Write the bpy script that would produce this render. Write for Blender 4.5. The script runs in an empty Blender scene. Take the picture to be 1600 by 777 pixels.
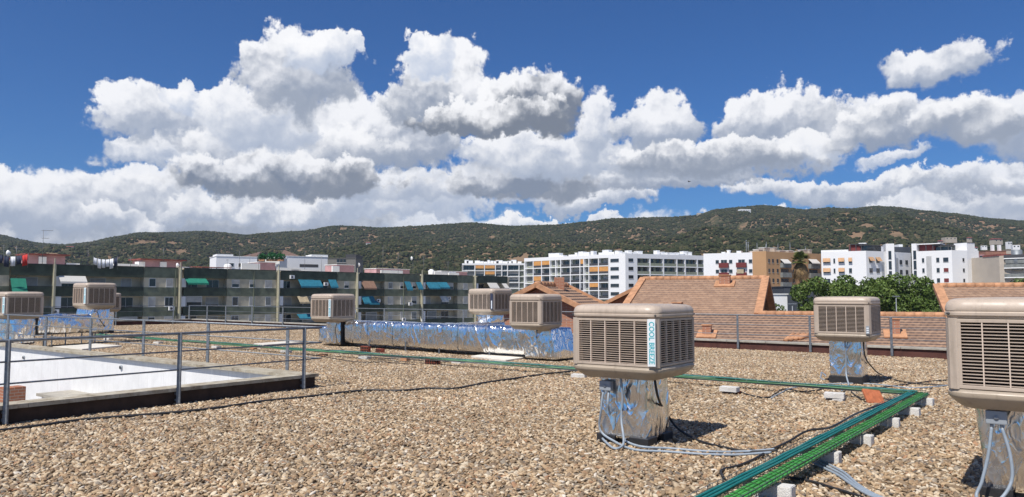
import bpy, bmesh, math, random
from mathutils import Vector, Matrix, noise
random.seed(7)
scene = bpy.context.scene
COL = scene.collection
F = 1165.0            # focal length in photograph pixels (photo is 1600 wide)
HORIZON = 462.0
EYE = 1.7
PITCH = math.atan((HORIZON - 388.5) / F)

# ---------------------------------------------------------------- camera
cam_data = bpy.data.cameras.new('camera')
cam_data.sensor_width = 36.0
cam_data.lens = 36.0 * F / 1600.0
cam_data.clip_start = 0.1
cam_data.clip_end = 20000
cam = bpy.data.objects.new('camera', cam_data)
COL.objects.link(cam)
cam.location = (0, 0, EYE)
cam.rotation_euler = (math.pi / 2 + PITCH, 0, 0)
scene.camera = cam
scene.view_settings.view_transform = 'Standard'
scene.view_settings.look = 'None'
scene.view_settings.gamma = 1
scene.view_settings.use_curve_mapping = False
scene.view_settings.exposure = 0.08
scene.render.engine = 'CYCLES'
scene.cycles.max_bounces = 6
scene.cycles.volume_bounces = 0

SUN_BEARING = math.radians(180 + 37.2)   # where the sun stands, clockwise from +Y
SUN_EL = math.radians(56)
SKY_STRENGTH = 0.1
sun_dir = Vector((math.sin(SUN_BEARING) * math.cos(SUN_EL), math.cos(SUN_BEARING) * math.cos(SUN_EL), math.sin(SUN_EL)))
sl = bpy.data.lights.new('sun', 'SUN')
sl.energy = 5.0
sl.angle = math.radians(0.5)
sl.color = (1.0, 0.95, 0.88)
so = bpy.data.objects.new('sun', sl)
COL.objects.link(so)
so.location = (0, 0, 60)
so.rotation_euler = sun_dir.to_track_quat('Z', 'Y').to_euler()

def ray(px, py):
    x = (px - 800) / F
    y = (388.5 - py) / F
    c, s = math.cos(PITCH), math.sin(PITCH)
    return Vector((x, c - y * s, y * c + s))

def G(px, py, z=0.0):          # a pixel of the photograph to a point at height z
    r = ray(px, py)
    t = (z - EYE) / r.z
    return Vector((r.x * t, r.y * t, z))

def at(px, py, Y):             # a pixel to the point at forward distance Y
    r = ray(px, py)
    t = Y / r.y
    return Vector((r.x * t, Y, EYE + r.z * t))

# ---------------------------------------------------------------- world: sky and cumulus clouds
world = bpy.data.worlds.new('World')
scene.world = world
world.use_nodes = True
world.cycles.sampling_method = 'MANUAL'
world.cycles.sample_map_resolution = 256

class Tree:
    def __init__(self, nt):
        self.nt = nt
    def node(self, kind, **kw):
        n = self.nt.nodes.new(kind)
        for k, v in kw.items():
            setattr(n, k, v)
        return n
    def put(self, sock, v):
        if isinstance(v, (int, float)):
            sock.default_value = v
        elif isinstance(v, (tuple, list, Vector)):
            v = tuple(v)
            if hasattr(sock.default_value, '__len__') and len(sock.default_value) == 4 and len(v) == 3:
                v = v + (1,)
            sock.default_value = v
        else:
            self.nt.links.new(v, sock)
    def m(self, op, a, b=None, c=None, clamp=False):
        n = self.node('ShaderNodeMath', operation=op)
        n.use_clamp = clamp
        for i, v in enumerate((a, b, c)):
            if v is not None:
                self.put(n.inputs[i], v)
        return n.outputs[0]
    def v(self, op, a, b=None, scale=None):
        n = self.node('ShaderNodeVectorMath', operation=op)
        self.put(n.inputs[0], a)
        if b is not None:
            self.put(n.inputs[1], b)
        if scale is not None:
            self.put(n.inputs['Scale'], scale)
        return n.outputs['Value'] if op in ('LENGTH', 'DOT_PRODUCT', 'DISTANCE') else n.outputs[0]
    def step(self, x, a, b, lo=0.0, hi=1.0, smooth=True):
        n = self.node('ShaderNodeMapRange')
        n.interpolation_type = 'SMOOTHSTEP' if smooth else 'LINEAR'
        n.clamp = True
        for k, vv in zip((0, 1, 2, 3, 4), (x, a, b, lo, hi)):
            self.put(n.inputs[k], vv)
        return n.outputs[0]
    def noise(self, vec, scale, detail=4, rough=0.55, dist=0.0, color=False, dims='3D'):
        n = self.node('ShaderNodeTexNoise')
        n.noise_dimensions = dims
        self.put(n.inputs['Vector'], vec)
        n.inputs['Scale'].default_value = scale
        n.inputs['Detail'].default_value = detail
        n.inputs['Roughness'].default_value = rough
        n.inputs['Distortion'].default_value = dist
        return n.outputs['Color'] if color else n.outputs['Fac']
    def voronoi(self, vec, scale, detail=0, rough=0.5, smooth=None, feature='F1', out='Distance', rnd=1.0, dims='3D'):
        n = self.node('ShaderNodeTexVoronoi')
        n.feature = 'SMOOTH_F1' if smooth else feature
        n.voronoi_dimensions = dims
        self.put(n.inputs['Vector'], vec)
        n.inputs['Scale'].default_value = scale
        if 'Detail' in n.inputs and n.inputs['Detail'].enabled:
            n.inputs['Detail'].default_value = detail
            n.inputs['Roughness'].default_value = rough
        if smooth:
            n.inputs['Smoothness'].default_value = smooth
        n.inputs['Randomness'].default_value = rnd
        return n.outputs[out]
    def mix(self, fac, a, b, mode='MIX'):
        n = self.node('ShaderNodeMix', data_type='RGBA', blend_type=mode)
        self.put(n.inputs[0], fac)
        self.put(n.inputs[6], a)
        self.put(n.inputs[7], b)
        return n.outputs[2]
    def ramp(self, fac, stops, interp='LINEAR'):
        n = self.node('ShaderNodeValToRGB')
        cr = n.color_ramp
        cr.interpolation = interp
        while len(cr.elements) < len(stops):
            cr.elements.new(0.5)
        for e, (p, c) in zip(cr.elements, stops):
            e.position = p
            e.color = tuple(c) + (1,) if len(c) == 3 else c
        self.put(n.inputs[0], fac)
        return n.outputs[0]

def build_world():
    nt = world.node_tree
    nt.nodes.clear()
    T = Tree(nt)
    out = T.node('ShaderNodeOutputWorld')
    bg = T.node('ShaderNodeBackground')
    bg.inputs['Strength'].default_value = SKY_STRENGTH
    sky = T.node('ShaderNodeTexSky')
    sky.sky_type = 'NISHITA'
    sky.sun_disc = False
    sky.sun_elevation = SUN_EL
    sky.sun_rotation = SUN_BEARING
    sky.air_density = 1.0
    sky.dust_density = 0.15
    sky.ozone_density = 3.0
    sky.altitude = 200
    skyc = T.mix(1.0, sky.outputs[0], (0.225, 0.50, 0.86), 'MULTIPLY')
    tc = T.node('ShaderNodeTexCoord')
    d = T.v('NORMALIZE', tc.outputs['Generated'])
    sep = T.node('ShaderNodeSeparateXYZ')
    T.put(sep.inputs[0], d)
    X, Y, Z = sep.outputs
    az = T.m('MULTIPLY', T.m('ARCTAN2', X, Y), 57.29578)
    el = T.m('MULTIPLY', T.m('ARCSINE', Z), 57.29578)
    # billowing warp, three sizes of it
    comb = T.node('ShaderNodeCombineXYZ')
    T.put(comb.inputs[0], az); T.put(comb.inputs[1], el); comb.inputs[2].default_value = 0
    P = comb.outputs[0]
    w1 = T.v('SUBTRACT', T.noise(P, 0.16, 3, 0.5, color=True, dims='2D'), (0.5, 0.5, 0.5))
    w2 = T.v('SUBTRACT', T.noise(P, 0.7, 6, 0.62, color=True, dims='2D'), (0.5, 0.5, 0.5))
    Pw = T.v('ADD', P, T.v('ADD', T.v('MULTIPLY', w1, (5.0, 3.4, 0)), T.v('MULTIPLY', w2, (2.3, 1.9, 0))))
    sp = T.node('ShaderNodeSeparateXYZ'); T.put(sp.inputs[0], Pw)
    U, V = sp.outputs[0], sp.outputs[1]
    def puff(vec):
        vec = T.v('ADD', vec, T.v('MULTIPLY', w2, (1.1, 1.1, 0)))
        big = T.voronoi(vec, 0.42, 0, 0.5, smooth=0.5, dims='2D')
        small = T.voronoi(vec, 1.0, 2, 0.5, smooth=0.4, dims='2D')
        return T.m('SUBTRACT', 1.0, T.m('ADD', T.m('MULTIPLY', big, 1.0), T.m('MULTIPLY', small, 0.30)))
    h0 = puff(P)
    h1 = puff(T.v('ADD', P, (-0.2, 0.5, 0)))
    relief = T.m('MULTIPLY', T.m('SUBTRACT', h0, h1), 0.6)
    fine = T.noise(P, 1.6, 7, 0.54, dims='2D')
    fine2 = T.noise(P, 0.22, 4, 0.5, dims='2D')
    edge = T.m('ADD', T.m('MULTIPLY', T.m('SUBTRACT', h0, 0.42), 0.55), T.m('MULTIPLY', T.m('SUBTRACT', fine, 0.5), 0.55))
    detail = T.m('ADD', relief, T.m('ADD', T.m('MULTIPLY', T.m('SUBTRACT', fine2, 0.5), 0.7), T.m('MULTIPLY', T.m('SUBTRACT', fine, 0.5), 0.25)))
    col = skyc
    # (x, y, half width, height above, depth below, darkness of the base, softness) in directions, given as photo pixels
    S = SKY_STRENGTH
    for (px, py, rx, rt, rb, dark, soft) in CLOUDS:
        if px is None:          # clouds outside the view: py is (azimuth, elevation)
            cu, cv = py
        else:
            r = ray(px, py).normalized()
            cu = math.degrees(math.atan2(r.x, r.y)); cv = math.degrees(math.asin(r.z))
        k = 20.33
        rx, rt, rb = rx / k, rt / k, rb / k
        du = T.m('MULTIPLY', T.m('SUBTRACT', U, cu), 1.0 / rx)
        dv = T.m('SUBTRACT', V, cv)
        q = T.m('MAXIMUM', T.m('MULTIPLY', dv, 1.0 / rt), T.m('MULTIPLY', dv, -1.0 / rb))
        r2 = T.m('ADD', T.m('MULTIPLY', du, du), T.m('MULTIPLY', q, q))
        f = T.m('ADD', T.m('SUBTRACT', 1.0, r2), edge)
        # the underside is blurred, the sunny tops are crisp
        a = T.step(f, 0.0, T.step(dv, 0.3 * rt, -0.9 * rb, 0.20 + soft*1.6, 0.62 + soft))
        hgt = T.m('MULTIPLY_ADD', dv, 1.25 / (rt + rb), T.m('MULTIPLY_ADD', du, -0.10, 0.50 + 0.30 * (rb - rt) / (rt + rb)))
        lit = T.m('MULTIPLY_ADD', detail, T.step(hgt, 0.05, 0.75, 0.28, 1.15), hgt)
        lo = tuple(c * (1.0 - 0.66 * dark) / S for c in (0.50, 0.575, 0.72))
        hi = tuple(c / S for c in (0.97, 0.97, 0.985))
        rampf = T.step(lit, -0.04 + 0.38 * dark, 0.98 + 0.06 * dark)
        c = T.mix(rampf, lo, hi)
        col = T.mix(T.m('MULTIPLY', a, 0.97 - soft * 0.5), col, c)
    # whitish air low over the horizon is left to the haze box
    T.put(bg.inputs['Color'], col)
    nt.links.new(bg.outputs[0], out.inputs[0])

CLOUDS = [
    # unseen clouds added beside and behind the camera, lightening reflections and fill
    (None, (-95, 22), 500, 200, 120, 0.3, 0.1), (None, (95, 24), 520, 200, 120, 0.3, 0.1),
    (None, (-150, 20), 560, 220, 120, 0.2, 0.2), (None, (140, 24), 640, 260, 140, 0.2, 0.2), 
    # far low bank, left to right
    (-60, 350, 200, 80, 70, 0.30, 0.10),
    (250, 388, 330, 66, 60, 0.60, 0.25),
    (700, 372, 460, 42, 60, 0.42, 0.25),
    (330, 342, 330, 60, 50, 0.60, 0.15),
    (90, 325, 170, 60, 50, 0.42, 0.10),
    (205, 312, 110, 50, 40, 0.40, 0.06),
    (330, 330, 90, 34, 22, 0.35, 0.08),
    (470, 340, 110, 30, 18, 0.35, 0.08),
    (150, 345, 90, 26, 22, 0.35, 0.10),
    (560, 330, 80, 26, 18, 0.25, 0.08),
    (10, 318, 100, 50, 44, 0.35, 0.05),
    (660, 322, 130, 38, 30, 0.22, 0.05),
    (860, 352, 130, 18, 14, 0.10, 0.05),
    (1390, 345, 260, 24, 40, 0.45, 0.08),
    (1570, 335, 110, 50, 40, 0.35, 0.08),
    (1480, 328, 120, 34, 26, 0.32, 0.08),
    (1300, 300, 140, 26, 22, 0.40, 0.05),
    (1545, 285, 120, 26, 24, 0.45, 0.10),
    (1592, 205, 90, 62, 55, 0.45, 0.08),
    (1400, 249, 48, 14, 12, 0.15, 0.18),
    (910, 318, 130, 24, 16, 0.35, 0.05),
    # the middle band
    (1010, 290, 200, 40, 20, 0.55, 0.05),
    (1100, 262, 200, 50, 26, 0.50, 0.05),
    (620, 300, 160, 40, 30, 0.30, 0.08),
    (800, 290, 150, 60, 30, 0.80, 0.05),
    (860, 250, 170, 56, 40, 0.30, 0.05),
    (930, 200, 50, 56, 60, 0.30, 0.10),
    (1040, 192, 74, 44, 42, 0.45, 0.05),
    (1330, 188, 90, 36, 30, 0.45, 0.10),
    (1220, 195, 110, 68, 36, 0.50, 0.03),
    (1270, 236, 80, 44, 20, 0.25, 0.03),
    (1410, 200, 100, 52, 30, 0.58, 0.06),
    (1510, 200, 80, 40, 34, 0.58, 0.10),
    (1120, 252, 170, 40, 28, 0.65, 0.05),
    # the big heads
    (560, 235, 170, 90, 50, 0.55, 0.05),
    (230, 243, 90, 24, 20, 0.25, 0.05),
    (250, 200, 105, 66, 40, 0.42, 0.03),
    (300, 160, 36, 40, 40, 0.05, 0.03),
    (460, 240, 200, 60, 26, 0.50, 0.05),
    (450, 290, 190, 56, 26, 0.90, 0.05),
    (405, 190, 100, 60, 56, 0.22, 0.03),
    (460, 130, 86, 92, 62, 0.55, 0.02),
    (510, 88, 48, 36, 34, 0.10, 0.02),
    (700, 160, 120, 96, 46, 0.60, 0.02),
    (668, 95, 56, 36, 40, 0.0, 0.02),
    (820, 175, 88, 78, 38, 0.95, 0.02),
    (760, 195, 130, 50, 18, 0.95, 0.02),
    (1462, 100, 84, 34, 30, 0.42, 0.06),
]
build_world()

# ================================================================ helpers
def tag(o, label=None, cat=None, group=None, kind=None):
    if label: o['label'] = label
    if cat: o['category'] = cat
    if group: o['group'] = group
    if kind: o['kind'] = kind
    return o

def empty(name, loc=(0, 0, 0), rz=0.0, label=None, cat=None, group=None):
    o = bpy.data.objects.new(name, None)
    COL.objects.link(o)
    o.location = loc
    o.rotation_euler = (0, 0, rz)
    o.empty_display_size = 0.1
    return tag(o, label, cat, group)

def copy_tree(o, parent=None):
    c = o.copy()
    COL.objects.link(c)
    c.parent = parent
    for ch in o.children:
        copy_tree(ch, c)
    return c

def V3(p, z=0.0):
    return Vector((p[0], p[1], p[2] if len(p) > 2 else z))

class MB:
    """collects shapes; build() links them as one mesh object"""
    def __init__(self):
        self.v = []; self.f = []; self.mi = []; self.mats = []; self.sm = []
    def slot(self, mat):
        if mat not in self.mats:
            self.mats.append(mat)
        return self.mats.index(mat)
    def add(self, verts, faces, mat=None, smooth=False):
        b = len(self.v)
        self.v += [tuple(p) for p in verts]
        s = self.slot(mat) if mat else 0
        for f in faces:
            self.f.append(tuple(b + i for i in f)); self.mi.append(s); self.sm.append(smooth)
        return self
    def box(self, lo, hi, mat=None, M=None, c=0.0):
        x0, y0, z0 = lo; x1, y1, z1 = hi
        if c <= 0:
            vs = [Vector(p) for p in ((x0,y0,z0),(x1,y0,z0),(x1,y1,z0),(x0,y1,z0),(x0,y0,z1),(x1,y0,z1),(x1,y1,z1),(x0,y1,z1))]
            fs = [(0,3,2,1),(4,5,6,7),(0,1,5,4),(1,2,6,5),(2,3,7,6),(3,0,4,7)]
            if M is not None: vs = [M @ p for p in vs]
            return self.add(vs, fs, mat)
        bm = bmesh.new()
        r = bmesh.ops.create_cube(bm, size=1)
        for p in bm.verts:
            p.co = Vector(((x0+x1)/2 + p.co.x*(x1-x0), (y0+y1)/2 + p.co.y*(y1-y0), (z0+z1)/2 + p.co.z*(z1-z0)))
        bmesh.ops.bevel(bm, geom=list(bm.edges), offset=c, segments=2, affect='EDGES', profile=0.6)
        return self.bm(bm, mat, M)
    def bm(self, bm, mat=None, M=None, smooth=False):
        bm.verts.index_update()
        vs = [p.co.copy() for p in bm.verts]
        if M is not None: vs = [M @ p for p in vs]
        self.add(vs, [tuple(q.index for q in f.verts) for f in bm.faces], mat, smooth)
        bm.free()
        return self
    def prism(self, poly, z0, z1, mat=None, M=None):
        """poly: list of (x,y) counter-clockwise"""
        n = len(poly)
        vs = [Vector((p[0], p[1], z0)) for p in poly] + [Vector((p[0], p[1], z1)) for p in poly]
        if M is not None: vs = [M @ p for p in vs]
        fs = [tuple(reversed(range(n))), tuple(range(n, 2*n))] + [(i, (i+1) % n, n+(i+1) % n, n+i) for i in range(n)]
        return self.add(vs, fs, mat)
    def bar(self, a, b, w, h, mat=None, up=(0, 0, 1)):
        """a box from a to b, w wide, h high"""
        a = V3(a); b = V3(b); d = (b - a).normalized(); up = Vector(up)
        s = d.cross(up)
        if s.length < 1e-4: s = Vector((1, 0, 0))
        s.normalize(); u = s.cross(d)
        vs = []
        for p in (a, b):
            for i, j in ((-1,-1),(1,-1),(1,1),(-1,1)):
                vs.append(p + s*(w/2*i) + u*(h/2*j))
        return self.add(vs, [(0,1,2,3),(7,6,5,4),(0,4,5,1),(1,5,6,2),(2,6,7,3),(3,7,4,0)], mat)
    def tube(self, pts, r, mat=None, n=8, cap=True):
        pts = [V3(p) for p in pts]
        rs = r if isinstance(r, (list, tuple)) else [r]*len(pts)
        vs = []; fs = []
        prev = None
        for i, p in enumerate(pts):
            d = (pts[min(i+1, len(pts)-1)] - pts[max(i-1, 0)]).normalized()
            if prev is None:
                s = d.cross(Vector((0, 0, 1)))
                if s.length < 1e-3: s = Vector((1, 0, 0))
            else:
                s = prev - d * prev.dot(d)
            s.normalize(); prev = s; u = s.cross(d)
            for k in range(n):
                a = 2*math.pi*k/n
                vs.append(p + (s*math.cos(a) + u*math.sin(a))*rs[i])
        m = len(pts)
        for i in range(m-1):
            for k in range(n):
                fs.append((i*n+k, i*n+(k+1) % n, (i+1)*n+(k+1) % n, (i+1)*n+k))
        if cap:
            fs.append(tuple(range(n))); fs.append(tuple(reversed(range((m-1)*n, m*n))))
        return self.add(vs, fs, mat, True)
    def rings(self, rings, mat=None, smooth=True, cap=True):
        n = len(rings[0]); vs = [p for r in rings for p in r]; fs = []
        for i in range(len(rings)-1):
            for k in range(n):
                fs.append((i*n+k, i*n+(k+1) % n, (i+1)*n+(k+1) % n, (i+1)*n+k))
        if cap:
            fs.append(tuple(reversed(range(n)))); fs.append(tuple(range((len(rings)-1)*n, len(rings)*n)))
        return self.add(vs, fs, mat, smooth)
    def build(self, name, mat=None, parent=None, autosmooth=False):
        me = bpy.data.meshes.new(name)
        me.from_pydata(self.v, [], self.f)
        if self.mats:
            for m_ in self.mats: me.materials.append(m_ if m_ else mat)
            me.polygons.foreach_set('material_index', self.mi)
        elif mat:
            me.materials.append(mat)
        me.polygons.foreach_set('use_smooth', self.sm)
        me.update()
        bm = bmesh.new(); bm.from_mesh(me)
        bmesh.ops.recalc_face_normals(bm, faces=list(bm.faces))
        bm.to_mesh(me); bm.free()
        if autosmooth:
            for p in me.polygons: p.use_smooth = True
            me.set_sharp_from_angle(angle=math.radians(35))
        o = bpy.data.objects.new(name, me)
        COL.objects.link(o)
        if parent is not None: o.parent = parent
        return o

def square_ring(h, r, z, seg=5, hy=None):
    """rounded square, half size h, corner radius r"""
    hy = h if hy is None else hy
    out = []
    for cx, cy, a0 in ((h-r, hy-r, 0), (-(h-r), hy-r, 90), (-(h-r), -(hy-r), 180), (h-r, -(hy-r), 270)):
        for k in range(seg+1):
            a = math.radians(a0 + 90*k/seg)
            out.append(Vector((cx + r*math.cos(a), cy + r*math.sin(a), z)))
    return out

def smooth_path(pts, n=8):
    pts = [V3(p) for p in pts]
    P = [pts[0]] + pts + [pts[-1]]
    out = []
    for i in range(1, len(P)-2):
        for k in range(n):
            t = k/n
            a, b, c, d = P[i-1], P[i], P[i+1], P[i+2]
            out.append(0.5*((2*b) + (c-a)*t + (2*a-5*b+4*c-d)*t*t + (3*b-a-3*c+d)*t**3))
    out.append(pts[-1])
    return out

# ================================================================ materials
def mat(name, color=(0.5, 0.5, 0.5), rough=0.6, metal=0.0, var=0.0, scale=5.0, bump=0.0, bscale=30.0, spec=0.5, dirt=None, dirt_amt=0.0):
    m_ = bpy.data.materials.new(name); m_.use_nodes = True
    nt = m_.node_tree; T = Tree(nt)
    b = nt.nodes['Principled BSDF']
    b.inputs['Roughness'].default_value = rough
    b.inputs['Metallic'].default_value = metal
    b.inputs['Specular IOR Level'].default_value = spec
    tc = T.node('ShaderNodeTexCoord')
    P = tc.outputs['Object']
    c = tuple(color) + (1,)
    if var > 0:
        f = T.noise(P, scale, 5, 0.6)
        c = T.mix(T.step(f, 0.3, 0.7), tuple(x*(1-var) for x in color), tuple(min(1, x*(1+var)) for x in color))
    if dirt:
        f = T.noise(P, scale*0.5, 6, 0.7)
        c = T.mix(T.m('MULTIPLY', T.step(f, 0.45, 0.7), dirt_amt), c, dirt)
    T.put(b.inputs['Base Color'], c)
    if bump > 0:
        n = T.node('ShaderNodeBump'); n.inputs['Strength'].default_value = bump; n.inputs['Distance'].default_value = 0.02
        T.put(n.inputs['Height'], T.noise(P, bscale, 5, 0.6))
        nt.links.new(n.outputs[0], b.inputs['Normal'])
    return m_

def casing_mat(name, color, grime):
    m_ = bpy.data.materials.new(name); m_.use_nodes = True
    nt = m_.node_tree; T = Tree(nt); b = nt.nodes['Principled BSDF']
    tc = T.node('ShaderNodeTexCoord'); P = tc.outputs['Object']
    oi = T.node('ShaderNodeObjectInfo')
    Q = T.v('ADD', P, T.v('SCALE', oi.outputs['Location'], scale=0.37))
    c = T.mix(T.step(T.noise(Q, 2.0, 4, 0.6), 0.3, 0.7), tuple(x*0.94 for x in color), tuple(x*1.05 for x in color))
    # rain streaks running down, dust settled in patches
    st = T.noise(T.v('MULTIPLY', Q, (16, 16, 1.1)), 1.0, 5, 0.65)
    c = T.mix(T.m('MULTIPLY', T.step(st, 0.50, 0.72), 0.42), c, grime)
    c = T.mix(T.m('MULTIPLY', T.step(T.noise(Q, 9, 7, 0.7), 0.52, 0.75), 0.35), c, grime)
    T.put(b.inputs['Base Color'], c)
    T.put(b.inputs['Roughness'], T.step(T.noise(Q, 7, 5, 0.6), 0.3, 0.7, 0.34, 0.58))
    return m_

M = {}
M['steel'] = mat('galvanised_steel', (0.23, 0.25, 0.27), 0.55, 0.45, 0.25, 18)
M['beige'] = casing_mat('beige_plastic', (0.49, 0.40, 0.318), (0.29, 0.235, 0.18))
M['louvre'] = mat('louvre_plastic', (0.66, 0.54, 0.44), 0.5, 0, 0.06, 8)
M['dark'] = mat('dark_interior', (0.012, 0.011, 0.010), 0.9, 0, 0.4, 30)  # near-black: shade inside louvres, brick holes and spouts put into the colour
M['tray'] = casing_mat('tray_plastic', (0.42, 0.345, 0.26), (0.22, 0.175, 0.13))
M['label'] = mat('label_white', (0.80, 0.83, 0.84), 0.4)
M['teal_ink'] = mat('teal_ink', (0.05, 0.42, 0.48), 0.5)
M['black'] = mat('black_rubber', (0.02, 0.02, 0.022), 0.55, 0, 0.3, 20)
M['greycable'] = mat('grey_conduit', (0.28, 0.33, 0.38), 0.5, 0, 0.1, 20)
M['greybox'] = mat('grey_plastic', (0.30, 0.33, 0.36), 0.5)
M['coping'] = mat('coping_concrete', (0.42, 0.39, 0.33), 0.85, 0, 0.18, 6, 0.5, 60, dirt=(0.20, 0.18, 0.15), dirt_amt=0.7)
M['parapet'] = mat('parapet_red', (0.085, 0.030, 0.022), 0.8, 0, 0.25, 4, 0.3, 40)
M['plaster'] = casing_mat('white_plaster', (0.78, 0.78, 0.765), (0.60, 0.585, 0.55))
M['concrete'] = mat('concrete_block', (0.70, 0.68, 0.64), 0.9, 0, 0.12, 14, 0.6, 90, dirt=(0.42, 0.39, 0.34), dirt_amt=0.6)
M['slab'] = mat('pale_slab', (0.66, 0.62, 0.54), 0.85, 0, 0.08, 3, 0.2, 50)
M['white'] = mat('white_render', (0.80, 0.80, 0.80), 0.85, 0, 0.02, 0.15, dirt=(0.64, 0.63, 0.61), dirt_amt=0.3)
M['bright'] = mat('white_slab', (0.82, 0.82, 0.81), 0.8, 0, 0.03, 0.5)
M['glass'] = mat('window_glass', (0.025, 0.03, 0.035), 0.12, 0, 0.3, 0.8, spec=0.8)
M['shutter'] = mat('roller_shutter', (0.42, 0.41, 0.38), 0.7, 0, 0.15, 1.0)
M['shutter_d'] = mat('grey_shutter', (0.20, 0.21, 0.20), 0.7, 0, 0.2, 1.0)
M['frame'] = mat('window_frame', (0.66, 0.66, 0.64), 0.6)
M['greenband'] = mat('shaded_green_sheeting', (0.050, 0.066, 0.044), 0.7, 0, 0.35, 0.9)  # balcony green, darkened in the colour for the shade on it
M['greyband'] = mat('sunlit_green_panel', (0.17, 0.185, 0.125), 0.8, 0, 0.28, 0.7)  # band green of the flat parts, paled in the colour for sunlight
M['oldwall'] = mat('old_cream_wall', (0.58, 0.51, 0.37), 0.9, 0, 0.2, 0.6)
M['cream'] = mat('cream_pillar', (0.46, 0.43, 0.31), 0.8, 0, 0.12, 1.0)
M['pinkwall'] = mat('pink_render', (0.46, 0.27, 0.28), 0.9, 0, 0.12, 1.0)
M['redroof'] = mat('dull_red_roof', (0.22, 0.06, 0.05), 0.8, 0, 0.3, 2)
M['metaldark'] = mat('dark_metal', (0.06, 0.06, 0.065), 0.6)
M['aerial'] = mat('aerial_metal', (0.17, 0.17, 0.18), 0.5, 0.4)
M['aw_green'] = mat('awning_green', (0.015, 0.20, 0.13), 0.8, 0, 0.1, 2)
M['aw_blue'] = mat('awning_blue', (0.018, 0.165, 0.24), 0.8, 0, 0.15, 2)
M['aw_beige'] = mat('awning_beige', (0.42, 0.34, 0.22), 0.8, 0, 0.15, 2)
M['aw_brown'] = mat('awning_brown', (0.26, 0.15, 0.10), 0.8, 0, 0.15, 2)
M['aw_orange'] = mat('awning_orange', (0.62, 0.30, 0.09), 0.8, 0, 0.12, 1)
M['aw_tan'] = mat('awning_tan', (0.50, 0.30, 0.16), 0.8, 0, 0.12, 1)
M['aw_white'] = mat('awning_white', (0.58, 0.56, 0.52), 0.8)
M['tan'] = mat('tan_render', (0.46, 0.27, 0.135), 0.9, 0, 0.04, 0.3)
M['redpanel'] = mat('dark_red_panel', (0.15, 0.022, 0.02), 0.7)
M['sage'] = mat('sage_panel', (0.25, 0.27, 0.20), 0.8, 0, 0.08, 0.5)
M['greige'] = mat('greige_render', (0.46, 0.40, 0.33), 0.9, 0, 0.05, 0.4)
M['charcoal'] = mat('charcoal_panel', (0.045, 0.052, 0.065), 0.7, 0, 0.1, 0.5)
M['red'] = mat('red_cloth', (0.55, 0.03, 0.025), 0.8)
M['cloth'] = mat('white_cloth', (0.78, 0.79, 0.82), 0.8)
M['navy'] = mat('navy_cloth', (0.03, 0.04, 0.08), 0.8)
M['clay'] = mat('clay_orange', (0.47, 0.245, 0.13), 0.85, 0, 0.22, 3, 0.3, 60)
M['green_hose'] = mat('green_hose', (0.07, 0.34, 0.06), 0.45, 0, 0.15, 6, dirt=(0.12, 0.26, 0.10), dirt_amt=0.5)
M['green_faded'] = mat('faded_green_hose', (0.075, 0.25, 0.11), 0.55, 0, 0.2, 3, dirt=(0.20, 0.20, 0.15), dirt_amt=0.5)
M['teal_hose'] = mat('teal_hose', (0.012, 0.17, 0.155), 0.45, 0, 0.15, 6, dirt=(0.06, 0.17, 0.15), dirt_amt=0.5)
M['wire'] = mat('tray_wire', (0.22, 0.24, 0.24), 0.4, 0.7)
M['tie'] = mat('cable_tie', (0.015, 0.03, 0.02), 0.6)
M['foliage_dark'] = None

def brick_mat(name, c1, c2, mortar, sx=0.24, sy=0.075, M_=None):
    m_ = bpy.data.materials.new(name); m_.use_nodes = True
    nt = m_.node_tree; T = Tree(nt); b = nt.nodes['Principled BSDF']
    b.inputs['Roughness'].default_value = 0.9
    tc = T.node('ShaderNodeTexCoord'); s = T.node('ShaderNodeSeparateXYZ'); T.put(s.inputs[0], tc.outputs['Object'])
    c = T.node('ShaderNodeCombineXYZ')
    T.put(c.inputs[0], T.m('ADD', s.outputs[0], s.outputs[1])); T.put(c.inputs[1], s.outputs[2])
    br = T.node('ShaderNodeTexBrick')
    T.put(br.inputs['Vector'], c.outputs[0])
    T.put(br.inputs['Color1'], c1); T.put(br.inputs['Color2'], c2); T.put(br.inputs['Mortar'], mortar)
    br.inputs['Scale'].default_value = 1.0; br.inputs['Mortar Size'].default_value = 0.008
    br.inputs['Brick Width'].default_value = sx; br.inputs['Row Height'].default_value = sy
    T.put(b.inputs['Base Color'], br.outputs[0])
    return m_
M['brick'] = brick_mat('orange_brick', (0.42, 0.17, 0.09), (0.34, 0.13, 0.07), (0.40, 0.33, 0.26))
M['redbrick'] = mat('red_brick', (0.26, 0.065, 0.035), 0.9, 0, 0.25, 25, 0.5, 80)

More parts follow.
